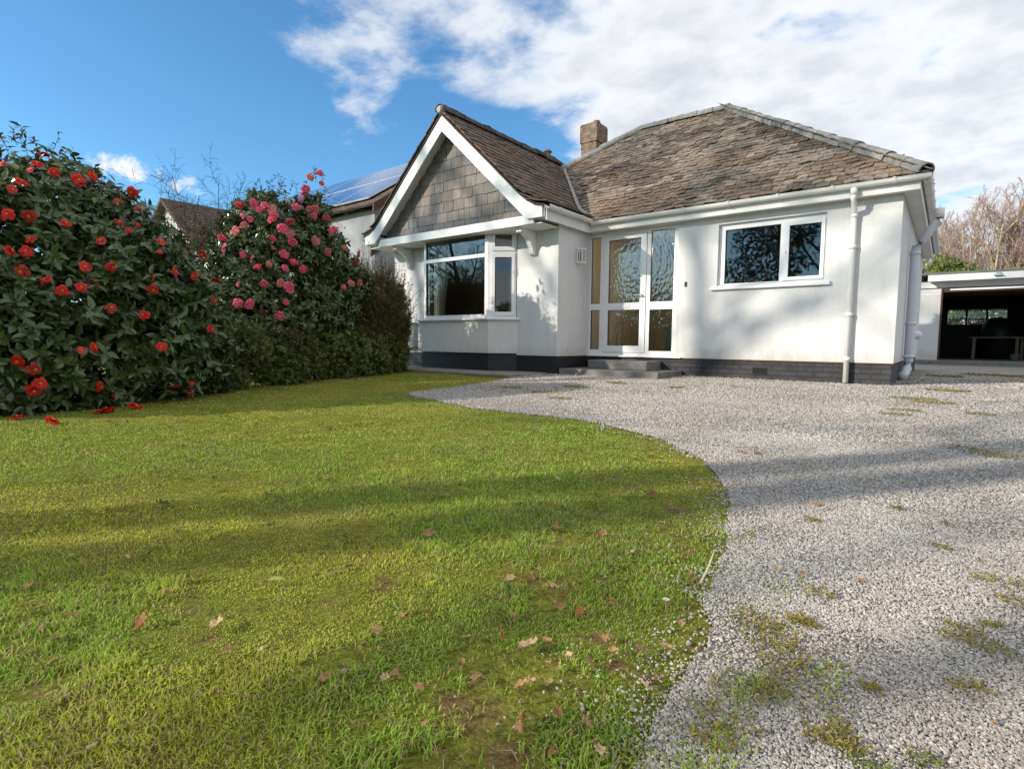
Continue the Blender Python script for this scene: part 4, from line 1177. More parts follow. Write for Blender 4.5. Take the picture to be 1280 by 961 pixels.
small_shrub('heather_bush', gnd(480,466)+np.array([-.2,.2,0]), [(468,395,10.0,.62),(486,415,10.2,.38),(455,420,9.8,.5),(478,440,10.0,.46),(484,370,10.2,.3),(462,362,10.1,.32)], 'rusty brown feathery upright shrub against the left end of the bungalow', (.135,.150,.042), .052, .012, 420, 10, 34, up=1.0, brown=(.17,.125,.045), sprays=900)
small_shrub('seedling_shrub', gnd(285,490), [(280,480,6.3,.14),(262,486,6.1,.12)], 'small bright green seedling plant at the edge of the lawn', (.07,.11,.035), .035, .018, 400, 6, 35)

# ---- bare arching climber between the camellias
rng = np.random.RandomState(51)
cl = thing('bare_climber', at(245,420,9.2)*np.array([1,1,0])+np.array([0,0,-.38]), 'leafless tangle of arching brown stems between the two camellias', 'shrub')
bs = np.array(cl.location)
st0 = bs+np.stack([.55*rng.randn(26), .4*rng.randn(26), np.zeros(26)], 1)
lv = [dict(n=9,k=7,jit=.16,up=.02,tip=.3,sides=5,ang=.7,len=.42,rad=.5,rmin=.0035,**{'from':.35}),
      dict(n=6,k=6,jit=.22,up=-.03,tip=.4,sides=4,ang=.8,len=.45,rad=.6,rmin=.003,**{'from':.2}),
      dict(n=5,k=3,jit=.25,up=0,tip=.4,sides=3,ang=.8,len=.5,rad=.7,rmin=.0025,**{'from':.2}),
      dict(n=4,k=1,jit=.2,up=0,tip=.5,sides=3,ang=.8,len=.5,rad=.7,**{'from':.2})]
g = grow(rng, st0, unit(np.stack([.25*rng.randn(26),.25*rng.randn(26),np.ones(26)],1)), 2.6+.7*rng.rand(26), np.full(26,.012), lv)
tubes_obj('stem', g, M['bark_dark'], cl, rng)
tp = g[2][0][:, 2:].reshape(-1,3); tp = tp[rng.choice(len(tp), 11000)]; tp = tp[tp[:,2] < 2.05]
n = len(tp)
ivb = [(bs+np.array([dx,dy,dz]), r_) for dx, dy, dz, r_ in [(0,0,1.15,.85),(.5,.5,1.25,.75),(-.5,-.5,1.2,.8),(.9,.9,.9,.8),(.1,.1,1.75,.55),(.6,.55,1.7,.45)]]
Pi, Ni = blob_tips(rng, ivb, 170, (.55,1.12))
wi = list(whorl(rng, Pi, Ni, 6, .045, .022, (.13,.10,.042), .5, 1.1, .45, .0))
leaves_obj('foliage', [tuple(wi), (tp, unit(rng.randn(n,3)), unit(rng.randn(n,3)), .03+.025*rng.rand(n), .014+.012*rng.rand(n), np.array([.125,.088,.042])[None]*(.5+.9*rng.rand(n,1)))], M['leaf_matt'], cl)

# ---- bare trees
TL = [dict(n=8,k=9,jit=.07,up=.02,tip=.30,sides=10,ang=.75,len=.55,rad=.42,**{'from':.30}),
      dict(n=7,k=7,jit=.13,up=.05,tip=.30,sides=6,ang=.70,len=.50,rad=.45,rmin=.016,**{'from':.25}),
      dict(n=6,k=6,jit=.17,up=.04,tip=.35,sides=5,ang=.70,len=.50,rad=.5,rmin=.010,**{'from':.2}),
      dict(n=5,k=4,jit=.20,up=.02,tip=.4,sides=4,ang=.7,len=.55,rad=.55,rmin=.007,**{'from':.15}),
      dict(n=4,k=1,jit=.2,up=.02,tip=.5,sides=3,ang=.7,len=.5,rad=.6,**{'from':.2})]
def bare_tree(name, base, h, r, label, seed, lean=(0,0), bark='bark', twig='bark', stems=1, fan=.0, group=None, levels=TL):
    rng = np.random.RandomState(seed)
    root = thing(name, base, label, 'tree', group)
    B = stems; a = np.arange(B)*6.28/max(B,1)+rng.rand()*6
    st_ = np.array(base)[None]+np.stack([.12*B*.3*np.cos(a)*(B>1), .12*B*.3*np.sin(a)*(B>1), -.15+np.zeros(B)],1)
    d = unit(np.stack([fan*np.cos(a)*(.5+rng.rand(B))+lean[0], fan*np.sin(a)*(.5+rng.rand(B))+lean[1], np.ones(B)],1))
    g = grow(rng, st_, d, np.full(B,h)*(.85+.25*rng.rand(B)), np.full(B,r), levels)
    ns_ = 3 if stems > 1 else 2
    tubes_obj('trunk', g[:ns_], M[bark], root, rng)
    tubes_obj('crown', g[ns_:], M[twig], root, rng)
    return root
TB = [dict(TL[0], k=13, **{'from':.60}), dict(TL[1], k=6), dict(TL[2], k=4, rmin=.024), dict(TL[3], k=2, rmin=.014), TL[4]]
TS = [dict(TL[0], k=8, **{'from':.62}), dict(TL[1], k=5), dict(TL[2], k=4), dict(TL[3], k=3), TL[4]]
# multi-stemmed thicket trees behind the garage
ML = [dict(n=8,k=8,jit=.06,up=.06,tip=.35,sides=7,ang=.42,len=.55,rad=.55,**{'from':.22}),
      dict(n=6,k=7,jit=.10,up=.10,tip=.35,sides=5,ang=.50,len=.50,rad=.5,rmin=.020,**{'from':.2}),
      dict(n=5,k=6,jit=.13,up=.08,tip=.4,sides=4,ang=.55,len=.50,rad=.5,rmin=.013,**{'from':.2}),
      dict(n=5,k=4,jit=.15,up=.06,tip=.4,sides=3,ang=.55,len=.55,rad=.6,rmin=.009,**{'from':.2}),
      dict(n=4,k=1,jit=.2,up=.05,tip=.6,sides=3,ang=.55,len=.5,rad=.7,**{'from':.2})]
for (u, v, dpt, h, st_n, fan, lab, sd) in [
    (1232,400,38,9.6,7,.30,'tallest bare thicket tree with purple twig tips behind the garage',61),
    (1178,400,44,9.8,5,.22,'paler bare tree rising just past the right eaves of the bungalow',62),
    (1300,400,36,9.4,7,.32,'bare many stemmed tree at the right hand edge behind the garage',63),
    (1205,400,50,10.5,5,.25,'farthest bare tree of the thicket behind the garage roof',64)]:
    p_ = at(u, v, dpt); bare_tree('bare_tree', (p_[0], p_[1], GZ), h*.86, .13, lab, sd, bark='bark_green', twig='twig_red', stems=st_n, fan=fan, group='bare trees behind the garage', levels=ML)
def leafy(name, base, blobs, label, cat, col, L, W, dens, k, seed, mat='leaf_matt', trunk=True):
    rng = np.random.RandomState(seed); root = thing(name, base, label, cat)
    P, Nr = blob_tips(rng, blobs, dens, (.6,1.08))
    leaves_obj('foliage', [whorl(rng, P, Nr, k, L, W, col, .4, 1.1, .4, .05)], M[mat], root)
    if trunk: tubes_obj('stem', [shrub_stems(rng, base, blobs, 4, .04)], M['bark_dark'], root, rng)
    return root
c = at(1180, 336, 24); leafy('evergreen_bush', (c[0],c[1],GZ), [(c+np.array([0,0,-.15]),.75),(c+np.array([.7,.3,-.3]),.6),(c+np.array([-.5,.2,-1.0]),.9),(c+np.array([0,0,-1.5]),1.0)], 'bright yellow green evergreen bush peeping over the garage roof', 'shrub', (.16,.20,.05), .12, .06, 55, 6, 71)
hb = [(np.array([x, 24.5+.5*math.sin(x*3), z]), .9+.2*math.sin(x*5)) for x in np.arange(-2.5,7,1.0) for z in (.5,1.6,2.5)]
leafy('hedge', (2.2,24.5,GZ), hb, 'mixed brown and green hedge seen through the rear garage window', 'hedge', (.115,.105,.045), .12, .06, 30, 6, 72)

# ---- garden trees behind the viewer's left: they throw the long shadows and show in the glass
AZ, EL = R(34.0), R(22.5)
SD = np.array([math.sin(AZ)*math.cos(EL), math.cos(AZ)*math.cos(EL), -math.sin(EL)])
def back_from(pt, t):
    h = np.array([math.sin(AZ), math.cos(AZ)]); q_ = np.array(pt[:2])-h*t
    return (q_[0], q_[1], float(gz(*q_)))
bare_tree('garden_tree', back_from((-2.45,-8.25),11), 15, .2, 'bare garden tree nearest the lawn, reflected in the bay window', 81, levels=TS)
bare_tree('garden_tree', back_from((-1.55,-8.45),13), 16.5, .2, 'bare garden tree with a leaning stem, second along the lawn', 82, lean=(.01,-.0), levels=TS)
bare_tree('garden_tree', back_from((-1.6,0),33), 19.5, .24, 'tall bare tree that dapples the small front window', 83, levels=TB)
bare_tree('garden_tree', back_from((-6.6,-1),32), 19.5, .24, 'tall bare tree that dapples the slate hung gable', 84, levels=TB)
bare_tree('garden_tree', back_from(ground(1040,548),29), 18.5, .16, 'tall bare tree that dapples the gravel drive', 88, levels=TS)
bare_tree('garden_tree', back_from(ground(1120,760),23), 15.5, .12, 'slender bare tree that flecks the near gravel', 91, levels=TB)
bare_tree('garden_tree', back_from(ground(420,790),19), 13, .11, 'slender bare tree that flecks the near lawn', 92, levels=TB)
bare_tree('garden_tree', (-4.2,-24.5,-.48), 12, .2, 'bare tree reflected in the small front window', 85)
bare_tree('garden_tree', (-19.5,-15.0,-.48), 8.5, .17, 'short bare tree reflected in the upper panes of the bay', 89)
leafy('laurel', (-18.5,-12.8,-.48), [(np.array([-18.5+dx, -12.8+dy, dz]), r_) for dx, dy, dz, r_ in [(0,0,.6,1.1),(-1.4,-1.2,1.0,1.3),(1.2,.9,.5,1.0),(-.5,-.6,1.9,1.0)]], 'rounded evergreen laurel reflected in the bay window', 'shrub', (.05,.075,.03), .12, .055, 40, 7, 74, mat='leaf')
leafy('holly_tree', (-7.8,-25.5,-.48), [(np.array([-7.8+dx, -25.5+dy, dz]), r_) for dx, dy, dz, r_ in [(0,0,3.2,1.6),(.6,.3,5.0,1.5),(-.8,.2,6.2,1.2),(1.5,0,6.6,1.0),(-1.9,-.2,4.2,1.1),(.2,0,7.8,.9)]], 'dark evergreen holly tree reflected in the small front window', 'tree', (.04,.058,.026), .13, .06, 22, 7, 75, mat='leaf')
bare_tree('garden_tree', (-6.2,-22.8,-.48), 9.5, .14, 'slim bare tree in front of the holly, reflected in the small window', 90)
hx = [(np.array([x, -21.8+.7*math.sin(x*1.7), z]), 1.2+.3*math.sin(x*2.3)) for x in np.arange(-18,8,1.6) for z in (.4,1.5)]
leafy('boundary_hedge', (-5,-21.8,-.48), hx, 'dark evergreen boundary hedge along the road behind the lawn', 'hedge', (.035,.05,.022), .13, .065, 26, 6, 73)

# ================================================================== GRASS, GRAVEL, LEAF LITTER
def camdist(x, y): return np.hypot(x-CAM[0], y-CAM[1])
def in_view(x, y, m=.06):
    z = gz(x, y); d = np.stack([x-CAM[0], y-CAM[1], z-CAM[2]], -1)
    dz = d@FW; xx = (d@RT)/np.maximum(dz, 1e-3); yy = (d@UP)/np.maximum(dz, 1e-3)
    return (dz > .3) & (np.abs(xx) < 640/F+m) & (yy > -480/F-m)
rng = np.random.RandomState(90)
def polar_pts(n, r0, r1, power=1.0):
    # uniform in area between radii, inside the horizontal view
    r = np.sqrt(r0*r0+(r1*r1-r0*r0)*rng.rand(n)); base = math.atan2(FW[1], FW[0]); a = base+(rng.rand(n)-.5)*R(112)
    return CAM[0]+r*np.cos(a), CAM[1]+r*np.sin(a)
HOT = ground(945, 800)
GX_, GY_, GS = [], [], []
for (r0, r1, dens, sc) in [(.3,1.4,46000,.85),(1.4,2.3,26000,1.0),(2.3,3.6,12000,1.3),(3.6,6,5200,1.8),(6,13,1600,2.7)]:
    n = int((r1*r1-r0*r0)*.5*R(112)*dens); x, y = polar_pts(n, r0, r1)
    e_ = polydist(x, y, edge); hot = np.exp(-((x-HOT[0])**2+(y-HOT[1])**2)/.10); spill = ((fbm(x, y, 5.5, 271, 3)+.16*hot > .50+.9*e_*(1-.75*hot)) & (e_ < .12+.4*hot) & (rng.rand(n) < .40) & (y < -4.8)) | ((e_ < .03+.09*(fbm(x, y, 7, 281, 2) > .52)) & (rng.rand(n) < .55))
    ok = (inpoly(x, y, lawn_poly) | spill) & in_view(x, y); x, y = x[ok], y[ok]
    GX_.append(x); GY_.append(y); GS.append(np.full(len(x), sc))
x = np.concatenate(GX_); y = np.concatenate(GY_); sc = np.concatenate(GS)
bare = fbm(x, y, 2.6, 201, 3); ed = polydist(x, y, edge); near = np.clip(1-camdist(x, y)/3.5, 0, 1)
# earth patches get bigger towards the drive edge and in the foreground
th = .60 - .13*np.exp(-ed/.22) - .03*near + .05*(1-near)
earth = fbm(x, y, 5.5, 207, 3)
keep = (earth < .69-.10*np.exp(-ed/.16)*(.3+near)-.035*near+.10*(1-near)) | (rng.rand(len(x)) < .10)
for (px_, py_, r_) in EARTH:
    dd = np.hypot(x-px_, y-py_)+.6*r_*(fbm(x, y, 18, 261, 2)-.5)*2
    keep &= ~((dd < r_) & (rng.rand(len(x)) < .80*(1-.75*dd/r_)+.12))
keep &= ~((ed < .04) & (rng.rand(len(x)) < .25))
x, y, sc, bare, ed, near, th = (q_[keep] for q_ in (x, y, sc, bare, ed, near, th))
n = len(x)
tuft = fbm(x, y, 9, 211, 2); moss = fbm(x, y, 1.0, 221, 3); dry = fbm(x, y, 3.5, 231, 2)
hgt = (.012+.006*near+.013*np.clip((tuft-.45)*4,0,1)*(.3+.7*near))*(.6+.8*rng.rand(n))*np.where(moss > .56, .6, 1.0)
hgt *= np.where(ed < .12, .75, 1.0)*(1-.45*np.clip((bare-th)*14+.5, 0, 1))
wid = (.0009+.0006*rng.rand(n))*sc*1.25
a = rng.rand(n)*6.28; da = np.stack([np.cos(a), np.sin(a), 0*a], -1); sa = np.stack([-np.sin(a), np.cos(a), 0*a], -1)
lean = (.25+.9*rng.rand(n)**1.3); flat = rng.rand(n) < .16; lean = np.where(flat, 1.7, lean)
P = np.stack([x, y, gz(x, y)+.002], -1)
z_ = np.array([0,0,1.])
mid = P + z_*(hgt*.6)[:,None] + da*(hgt*lean*.28)[:,None]
tip = P + z_*(hgt*np.maximum(1.0-.25*lean-.45*flat, .12))[:,None] + da*(hgt*lean*.95)[:,None]
V = np.stack([P-sa*wid[:,None], P+sa*wid[:,None], mid+sa*(wid*.85)[:,None], mid-sa*(wid*.85)[:,None], tip], 1)
b_ = (np.arange(n)*5)[:,None]
Q = np.array([0,1,2,3])[None]+b_; T = np.array([3,2,4])[None]+b_
gcol = np.array([.30,.43,.052])[None]*(.6+.8*rng.rand(n,1))
mo = np.clip((moss-.445)*5,0,1)[:,None]*.85; gcol = gcol*(1-mo)+np.array([.53,.54,.065])[None]*(.7+.6*rng.rand(n,1))*mo
mott = fbm(x, y, 14, 251, 2)[:,None]; gcol = gcol*(.70+.62*mott)
dr = ((rng.rand(n) < .05+.14*(dry > .57)) | (flat & (rng.rand(n) < .7)))[:,None]; gcol = np.where(dr, np.array([.50,.38,.19])[None]*(.6+.7*rng.rand(n,1)), gcol)
col = np.repeat(gcol, 5, 0)
o = obj_np('grass', V.reshape(-1,3), M['grass'], None, quads=Q, tris=T, col=col); o['kind'] = 'stuff'
tag(o, 'short mossy lawn grass with longer tufts in the foreground', 'grass')

# stones
ph = (1+5**.5)/2
ICO = unit(np.array([(-1,ph,0),(1,ph,0),(-1,-ph,0),(1,-ph,0),(0,-1,ph),(0,1,ph),(0,-1,-ph),(0,1,-ph),(ph,0,-1),(ph,0,1),(-ph,0,-1),(-ph,0,1)], float))
ICT = np.array([(0,11,5),(0,5,1),(0,1,7),(0,7,10),(0,10,11),(1,5,9),(5,11,4),(11,10,2),(10,7,6),(7,1,8),(3,9,4),(3,4,2),(3,2,6),(3,6,8),(3,8,9),(4,9,5),(2,4,11),(6,2,10),(8,6,7),(9,8,1)])
SX, SY, SS = [], [], []
for (r0, r1, dens, s_) in [(.3,1.5,80000,.0025),(1.5,2.5,46000,.0029),(2.5,4.0,19000,.0038),(4.0,6.2,6500,.0054),(6.2,9,2300,.0070),(9,14,800,.0105)]:
    n = int((r1*r1-r0*r0)*.5*R(112)*dens); x, y = polar_pts(n, r0, r1)
    ed = polydist(x, y, edge); ins = inpoly(x, y, gravel_poly)
    stray = ~ins & (rng.rand(n) < .30*np.exp(-ed/.05)*(fbm(x, y, 6, 331, 2) > .46))
    ok = (ins | stray) & in_view(x, y) & ~((x > -.1) & (x < .1) & (y > 20))
    gapn = fbm(x, y, 3.3, 301, 3); hot = np.exp(-((x-HOT[0])**2+(y-HOT[1])**2)/.06); ok &= (gapn < .60+.16*np.clip(ed/.5,0,1)-.12*hot) | (rng.rand(n) < .35)
    SX.append(x[ok]); SY.append(y[ok]); SS.append(s_*(.6+.75*rng.rand(ok.sum())))
x = np.concatenate(SX); y = np.concatenate(SY); s_ = np.concatenate(SS); n = len(x)
sx = s_[:,None]*(1+.28*rng.randn(n,3)).clip(.5,1.6)*np.array([1,1,.75])
base = ICO[None]*(1+.17*rng.randn(n,12,1))
ang = rng.rand(n)*6.28; ca, sa_ = np.cos(ang), np.sin(ang)
loc = base*sx[:,None,:]
til = .5*rng.randn(n); ct, st_ = np.cos(til), np.sin(til)
lx, ly, lz = loc[...,0], loc[...,1]*ct[:,None]-loc[...,2]*st_[:,None], loc[...,1]*st_[:,None]+loc[...,2]*ct[:,None]
V = np.stack([lx*ca[:,None]-ly*sa_[:,None]+x[:,None], lx*sa_[:,None]+ly*ca[:,None]+y[:,None], lz+(gz(x,y)+.009+s_*.35)[:,None]], -1)
T = (ICT[None]+(np.arange(n)*12)[:,None,None]).reshape(-1,3)
tone = (.385+.085*rng.randn(n,1)).clip(.17,.62); warm = rng.rand(n,1)
tone = tone*(.80+.42*fbm(x, y, 1.4, 311, 3)[:,None]); brn = fbm(x, y, 2.1, 321, 3)[:,None]; warm = np.clip(warm*.6+(brn-.42)*2.5, 0, 1.6)
gc = tone*(np.array([1.0,.945,.875])[None]*(1-warm*.5)+np.array([1.0,.87,.74])[None]*warm*.5)
gc = np.where(rng.rand(n,1) < .03, np.array([.30,.21,.15])[None]*(.7+.6*rng.rand(n,1)), gc)
o = obj_np('gravel', V.reshape(-1,3), M['stone'], None, tris=T, col=np.repeat(gc,12,0)); o['kind'] = 'stuff'
tag(o, 'pale pinkish grey limestone chippings of the drive', 'gravel')

# small weeds and moss sprigs rooted in the gravel
wx, wy, wsz = [], [], []
for (u, v, r_) in [(1022,748,.03),(1000,782,.022),(995,783,.015),(1195,805,.025),(1210,870,.03),(1085,965,.03),(1020,930,.02),(960,870,.03),(1060,945,.02),(940,785,.05),(960,800,.06),(975,825,.05),(930,870,.05),(905,905,.05),(985,850,.04),(1205,795,.03),(1240,820,.03),(1250,735,.05),(1270,760,.04),(1238,571,.10),(1260,575,.09),(1200,563,.08),(1140,500,.16),(1165,505,.14),(1120,520,.1),(1185,490,.18),(1230,470,.25),(1180,472,.2),(1265,472,.22),(680,492,.12),(720,485,.14),(770,480,.12),(640,486,.12),(1050,925,.02),(890,935,.03),(1150,960,.02),(1130,515,.10),(1225,520,.08),(1015,655,.02),(1175,690,.02),(700,500,.1),(845,486,.08),(1240,790,.02),(1120,640,.02),(1090,870,.015),(1015,790,.015)]:
    c = ground(u, v); dc = float(np.hypot(*(c[:2]-CAM[:2]))); n = int(40+900*r_*(1.5 if dc > 5 else 1)); aa = rng.rand(n)*6.28; rr_ = r_*np.sqrt(rng.rand(n))
    wx.append(c[0]+rr_*np.cos(aa)*1.3); wy.append(c[1]+rr_*np.sin(aa)); wsz.append(np.full(n, max(.008+.006*min(1, r_*8), .0026*dc)))
rw = np.random.RandomState(14)
lx_, ly_ = polar_pts(1500, .7, 5.5); okl = inpoly(lx_, ly_, lawn_poly) & in_view(lx_, ly_); lx_, ly_ = lx_[okl][:260], ly_[okl][:260]
for cx_, cy_ in zip(lx_, ly_):
    n = 9; aa = rw.rand(n)*6.28; rr_ = .018*np.sqrt(rw.rand(n)); wx.append(cx_+rr_*np.cos(aa)); wy.append(cy_+rr_*np.sin(aa)); wsz.append(np.full(n, .012+.008*rw.rand()))
x = np.concatenate(wx); y = np.concatenate(wy); s_ = np.concatenate(wsz); n = len(x)
P = np.stack([x, y, gz(x,y)+.014+.006*rng.rand(n)], -1)
wc = np.array([.17,.21,.04])[None]*(.6+.7*rng.rand(n,1)); yl = fbm(x, y, 2.2, 401, 2)[:,None]+.15*(np.hypot(x-HOT[0], y-HOT[1])[:,None] < .35) > .5; wc = np.where(yl, np.array([.30,.25,.05])[None]*(.6+.6*rng.rand(n,1)), wc)
D = unit(rng.randn(n,3)*np.array([1,1,.3])+np.array([0,0,.6]))
o = leaves_obj('weeds', [(P, D, np.tile(z_,(n,1))+.3*rng.randn(n,3), s_*(.8+.9*rng.rand(n)), s_*.45*(.7+.6*rng.rand(n)), wc)], M['leaf_matt'], None); o['kind'] = 'stuff'
tag(o, 'sprigs of green weed and yellow moss rooted in the gravel', 'weeds')

# fallen leaves: each one is its own curled, lobed leaf
def dead_leaf_mesh(seed):
    r = np.random.RandomState(seed); n = 26; V = []; lob = 2+seed % 3
    for i in range(n):
        t = i/(n-1)*2*math.pi; rad = .46*(1+.20*math.sin(lob*2*t+1)+.12*math.sin(9*t+seed)+.05*r.randn())
        xx, yy = rad*math.cos(t), rad*.68*math.sin(t)
        for k in (1.0, .55): V.append((xx*k, yy*k, .22*abs(yy*k)*2.2+.5*(xx*k)**2*(1 if seed % 2 else -.4)+.05*r.randn()*k))
    V.append((0,0,0)); c_ = len(V)-1
    V += [(.5,0,.03),(.72,.02,.07),(.72,.035,.07),(.5,.015,.03)]
    Q = []; T = []
    for i in range(n-1): Q.append((2*i, 2*i+2, 2*i+3, 2*i+1)); T.append((2*i+1, 2*i+3, c_))
    Q.append((2*n-2, 0, 1, 2*n-1)); T.append((2*n-1, 1, c_)); Q.append((c_+1,c_+2,c_+3,c_+4))
    cc = np.array([.40,.235,.105])*(.8+.4*r.rand())
    if seed % 3 == 1: cc = np.array([.48,.34,.19])*(.85+.3*r.rand())
    if seed % 5 == 4: cc = np.array([.30,.13,.05])
    me = mesh_np('fallen_leaf', V, quads=Q, tris=T, col=cc[None]*(1+.12*r.randn(len(V),1)), smooth=True); me.materials.append(M['dead_leaf']); return me
DL = [dead_leaf_mesh(i) for i in range(8)]
big = {(652,917): 'largest pale curled leaf on the bare earth patch at the front of the lawn', (660,820): 'crinkled russet leaf caught in long tufts in the middle foreground',
       (595,859): 'upright grey brown leaf half hidden by grass left of the earth patch', (654,870): 'scalloped pale leaf just above the largest leaf on the earth patch',
       (806,872): 'torn buff leaf beside the drive edge in the foreground', (511,945): 'narrow rust brown leaf standing at the bottom edge of the lawn',
       (406,862): 'folded brown leaf alone left of the foreground tufts', (178,787): 'long pale leaf lying on sunlit turf at the left'}
lf_px = [(652,917,27),(660,820,24),(595,859,16),(654,870,20),(697,904,14),(734,921,16),(511,945,18),(806,872,20),(802,825,16),(832,822,16),(757,808,14),(503,781,11),(537,776,13),(406,862,17),(453,921,13),(750,954,15),(453,823,11),(638,732,11),(767,743,11),(851,792,11),
 (178,787,20),(90,780,13),(72,810,16),(270,792,20),(285,825,14),(327,825,10),(215,752,16),(537,675,13),(447,680,11),(457,711,12),(480,735,14),(160,705,7),(37,742,14),(115,950,12),(270,882,14),(310,887,12),(815,624,13),(840,639,10),(660,605,8),(697,604,8),(750,600,8),(776,592,12),(814,575,10),(754,675,12),(695,664,9),(827,662,11),(853,707,11),(795,566,8),(508,664,9),(790,700,12),(765,762,16),(690,745,18),(725,775,14)]
rl = np.random.RandomState(12)
lf_px += [(int(u), int(v), 7+7*q_) for u, v, q_ in zip((640+95*rl.randn(30)).clip(300,880), (850+70*rl.randn(30)).clip(650,955), rl.rand(30))]
for i, (u, v, px) in enumerate(lf_px):
    g_ = ground(u, v); dpt = (g_-CAM)@FW; size = px*dpt/F
    o = bpy.data.objects.new('fallen_leaf', DL[i % 8]); C.objects.link(o)
    o.location = (g_[0], g_[1], float(gz(g_[0], g_[1]))+.022); size *= 1.18; o.scale = (size,)*3
    o.rotation_euler = (.35*rng.randn(), .35*rng.randn(), rng.rand()*6.28)
    tag(o, big.get((u, v), 'small dry brown leaf fallen in the lawn grass'), 'leaf', 'fallen leaves on the lawn')
for i, (u, v) in enumerate(zip(870+400*rl.rand(16), 560+395*rl.rand(16)**.8)):
    g_ = ground(u, v); size = (6+5*rl.rand())*((g_-CAM)@FW)/F
    if inpoly(np.array([g_[0]]), np.array([g_[1]]), lawn_poly)[0]: continue
    o = bpy.data.objects.new('fallen_leaf', DL[(i*3) % 8]); C.objects.link(o); o.location = (g_[0], g_[1], float(gz(g_[0], g_[1]))+.018); o.scale = (size,)*3
    o.rotation_euler = (.4*rl.randn(), .4*rl.randn(), rl.rand()*6.28)
    tag(o, 'tiny brown leaf scrap blown onto the gravel drive', 'leaf', 'leaf scraps on the gravel')
# scarlet blooms dropped on the turf
for (u, v), lab in {(66,531): 'single scarlet bloom lying farthest out on the lawn', (124,518): 'fallen scarlet bloom, left one of the touching pair under the camellia', (134,517): 'fallen scarlet bloom, right one of the touching pair under the camellia', (170,512): 'fallen scarlet bloom at the foot of the camellia nearest the azalea', (22,526): 'fallen scarlet bloom in the shade at the left edge'}.items():
    g_ = ground(u, v); o = place_flower(None, g_+np.array([0,0,.03]), unit(np.array([.3*rng.randn(), .3*rng.randn(), 1])), RED, rng, 1.1, 'fallen_flower')
    tag(o, lab, 'flower', 'scarlet blooms fallen on the lawn')
g_ = ground(333, 737); o = leaves_obj('green_leaf', [(np.array([g_+[0,0,.025]]), np.array([[.6,.75,.1]]), np.array([[0,0,1.]]), np.array([.05]), np.array([.026]), np.array([[.34,.38,.11]]))], M['leaf_matt'], None)
tag(o, 'single pale green leaf lying on the turf', 'leaf')
a_, b2 = ground(875, 738), ground(892, 703)
o = MB().tube([a_+[0,0,.02], (a_+b2)/2+[.004,0,.03], b2+[0,0,.035]], [.003,.0026,.0015], 6).build('twig', M['straw']); tag(o, 'thin straw coloured twig where the lawn meets the gravel', 'twig')
g_ = ground(832, 764); dz = thing('daisy', g_, 'white daisy head at the drive edge of the lawn', 'flower')
MB().tube([g_, g_+[0,0,.03]], .001, 5).build('stalk', M['bark_green'], dz)
n = 14; aa = np.arange(n)*6.28/n
leaves_obj('petals', [(np.tile(g_+[0,0,.03],(n,1)), np.stack([np.cos(aa),np.sin(aa),.25+0*aa],-1), np.tile(z_,(n,1)), np.full(n,.0095), np.full(n,.004), np.full((n,3),.8))], M['leaf_matt'], dz)
MB().tube([g_+[0,0,.0295], g_+[0,0,.033]], [.003,.002], 8).build('centre', M['stamen'], dz)

# ================================================================== SKY, SUN, CAMERA
wd = bpy.data.worlds.new('World'); scene.world = wd; wd.use_nodes = True
nt = wd.node_tree; bg = nt.nodes['Background']
sky = nt.nodes.new('ShaderNodeTexSky'); sky.sky_type = 'NISHITA'; sky.sun_disc = False
sky.sun_elevation = EL; sky.sun_rotation = math.pi+AZ; sky.air_density = 1.0; sky.dust_density = .4; sky.ozone_density = 2.5
SKYS = .15
tc = nt.nodes.new('ShaderNodeTexCoord'); D_ = tc.outputs['Generated']
def vdot(vec):
    n_ = N(nt, 'ShaderNodeVectorMath', operation='DOT_PRODUCT'); nt.links.new(D_, n_.inputs[0]); n_.inputs[1].default_value = tuple(vec); return n_.outputs['Value']
def mth(op, a, b=None, c=None, clamp=False):
    n_ = nt.nodes.new('ShaderNodeMath'); n_.operation = op; n_.use_clamp = clamp
    for i, v_ in enumerate((a, b, c)):
        if v_ is None: continue
        if isinstance(v_, (int, float)): n_.inputs[i].default_value = v_
        else: nt.links.new(v_, n_.inputs[i])
    return n_.outputs[0]
def sstep(x_, a, b):
    n_ = nt.nodes.new('ShaderNodeMapRange'); n_.interpolation_type = 'SMOOTHSTEP'
    nt.links.new(x_, n_.inputs['Value']); n_.inputs['From Min'].default_value = a; n_.inputs['From Max'].default_value = b; return n_.outputs['Result']
# cloud deck: noise on a flat layer overhead
sz = nt.nodes.new('ShaderNodeSeparateXYZ'); nt.links.new(D_, sz.inputs[0])
den = mth('ADD', mth('MAXIMUM', sz.outputs['Z'], 0.0), .16)
cbx = nt.nodes.new('ShaderNodeCombineXYZ'); nt.links.new(mth('DIVIDE', sz.outputs['X'], den), cbx.inputs['X']); nt.links.new(mth('DIVIDE', sz.outputs['Y'], den), cbx.inputs['Y'])
n1 = noise(nt, cbx.outputs[0], 1.55, 9, .52, .25)
n2_ = noise(nt, cbx.outputs[0], 5.0, 8, .6, .15)
n3_ = noise(nt, D_, 26, 8, .62, .3)
nn_ = mth('ADD', mth('MULTIPLY', n1, .74), mth('MULTIPLY', n2_, .26))
pn = np.cross(ray(350,0), ray(720,235)); pn /= np.linalg.norm(pn)
if pn@ray(1200,50) < 0: pn = -pn
front = vdot(pn)
cov = mth('ADD', nn_, mth('MULTIPLY', mth('MINIMUM', mth('MAXIMUM', mth('SUBTRACT', front, .015), -.35), .145), .95))
mask = sstep(cov, .49, .615)
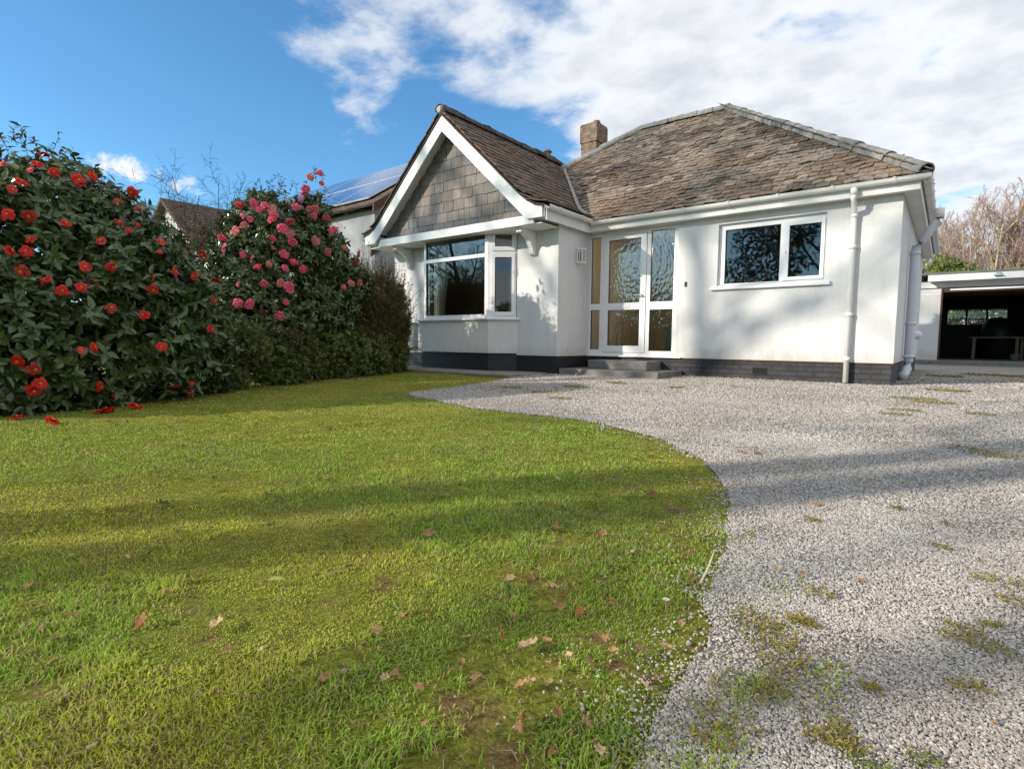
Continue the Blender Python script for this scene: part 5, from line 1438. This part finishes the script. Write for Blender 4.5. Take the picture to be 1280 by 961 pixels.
# two stray puffs low in the blue
for (u, v, k, s_) in ((162,208,1400,1.0),(236,232,2600,.8)):
    d_ = ray(u, v); d_ = d_/np.linalg.norm(d_); side = unit(np.cross(d_, (0,0,1))); upv = np.cross(side, d_)
    ax = vdot(side); ay = vdot(upv)
    q_ = mth('ADD', mth('MULTIPLY', mth('MULTIPLY', ax, ax), k*.32), mth('MULTIPLY', mth('MULTIPLY', ay, ay), k*1.9))
    q_ = mth('SUBTRACT', 1.0, q_); q_ = mth('ADD', q_, mth('MULTIPLY', mth('SUBTRACT', n3_, .5), 5.0))
    fwd = mth('GREATER_THAN', vdot(d_), .8)
    mask = mth('MAXIMUM', mask, mth('MULTIPLY', mth('MULTIPLY', sstep(q_, -.1, 1.1), s_), fwd))
shade = sstep(mth('ADD', mth('MULTIPLY', n2_, .35), mth('MULTIPLY', cov, .65)), .50, .78)
ccol = ramp(nt, shade, [(0, (.80,.815,.84)), (.40, (.68,.70,.735)), (1, (.53,.56,.61))]).outputs['Color']
skyc = mixc(nt, 1.0, sky.outputs['Color'], (SKYS*.60, SKYS*.98, SKYS*1.16), 'MULTIPLY')
fin = mixc(nt, mth('MULTIPLY', mask, .96), skyc, ccol)
nt.links.new(fin, bg.inputs['Color']); bg.inputs['Strength'].default_value = 1.0

sun = bpy.data.lights.new('sun', 'SUN'); sun.energy = 4.0; sun.angle = R(.5); sun.color = (1.0, .91, .79)
so = bpy.data.objects.new('sun', sun); C.objects.link(so); so.rotation_mode = 'QUATERNION'
so.rotation_quaternion = Vector(SD).to_track_quat('-Z', 'Y'); so.location = (-8, -14, 12)

cam = bpy.data.cameras.new('camera'); co = bpy.data.objects.new('camera', cam); C.objects.link(co)
cam.sensor_width = 36; cam.lens = F/1280*36; cam.clip_start = .05; cam.clip_end = 3000
mw = Matrix(((RT[0], UP[0], -FW[0], CAM[0]), (RT[1], UP[1], -FW[1], CAM[1]), (RT[2], UP[2], -FW[2], CAM[2]), (0,0,0,1)))
co.matrix_world = mw; scene.camera = co

vs_ = scene.view_settings; vs_.view_transform = 'Standard'; vs_.look = 'None'; vs_.exposure = 0.33; vs_.gamma = 1.0; vs_.use_curve_mapping = False
scene.render.engine = 'CYCLES'; cy = scene.cycles
cy.max_bounces = 8; cy.diffuse_bounces = 3; cy.glossy_bounces = 4; cy.transmission_bounces = 6; cy.transparent_max_bounces = 12
cy.caustics_reflective = False; cy.caustics_refractive = False; cy.sample_clamp_indirect = 6
cy.use_denoising = True
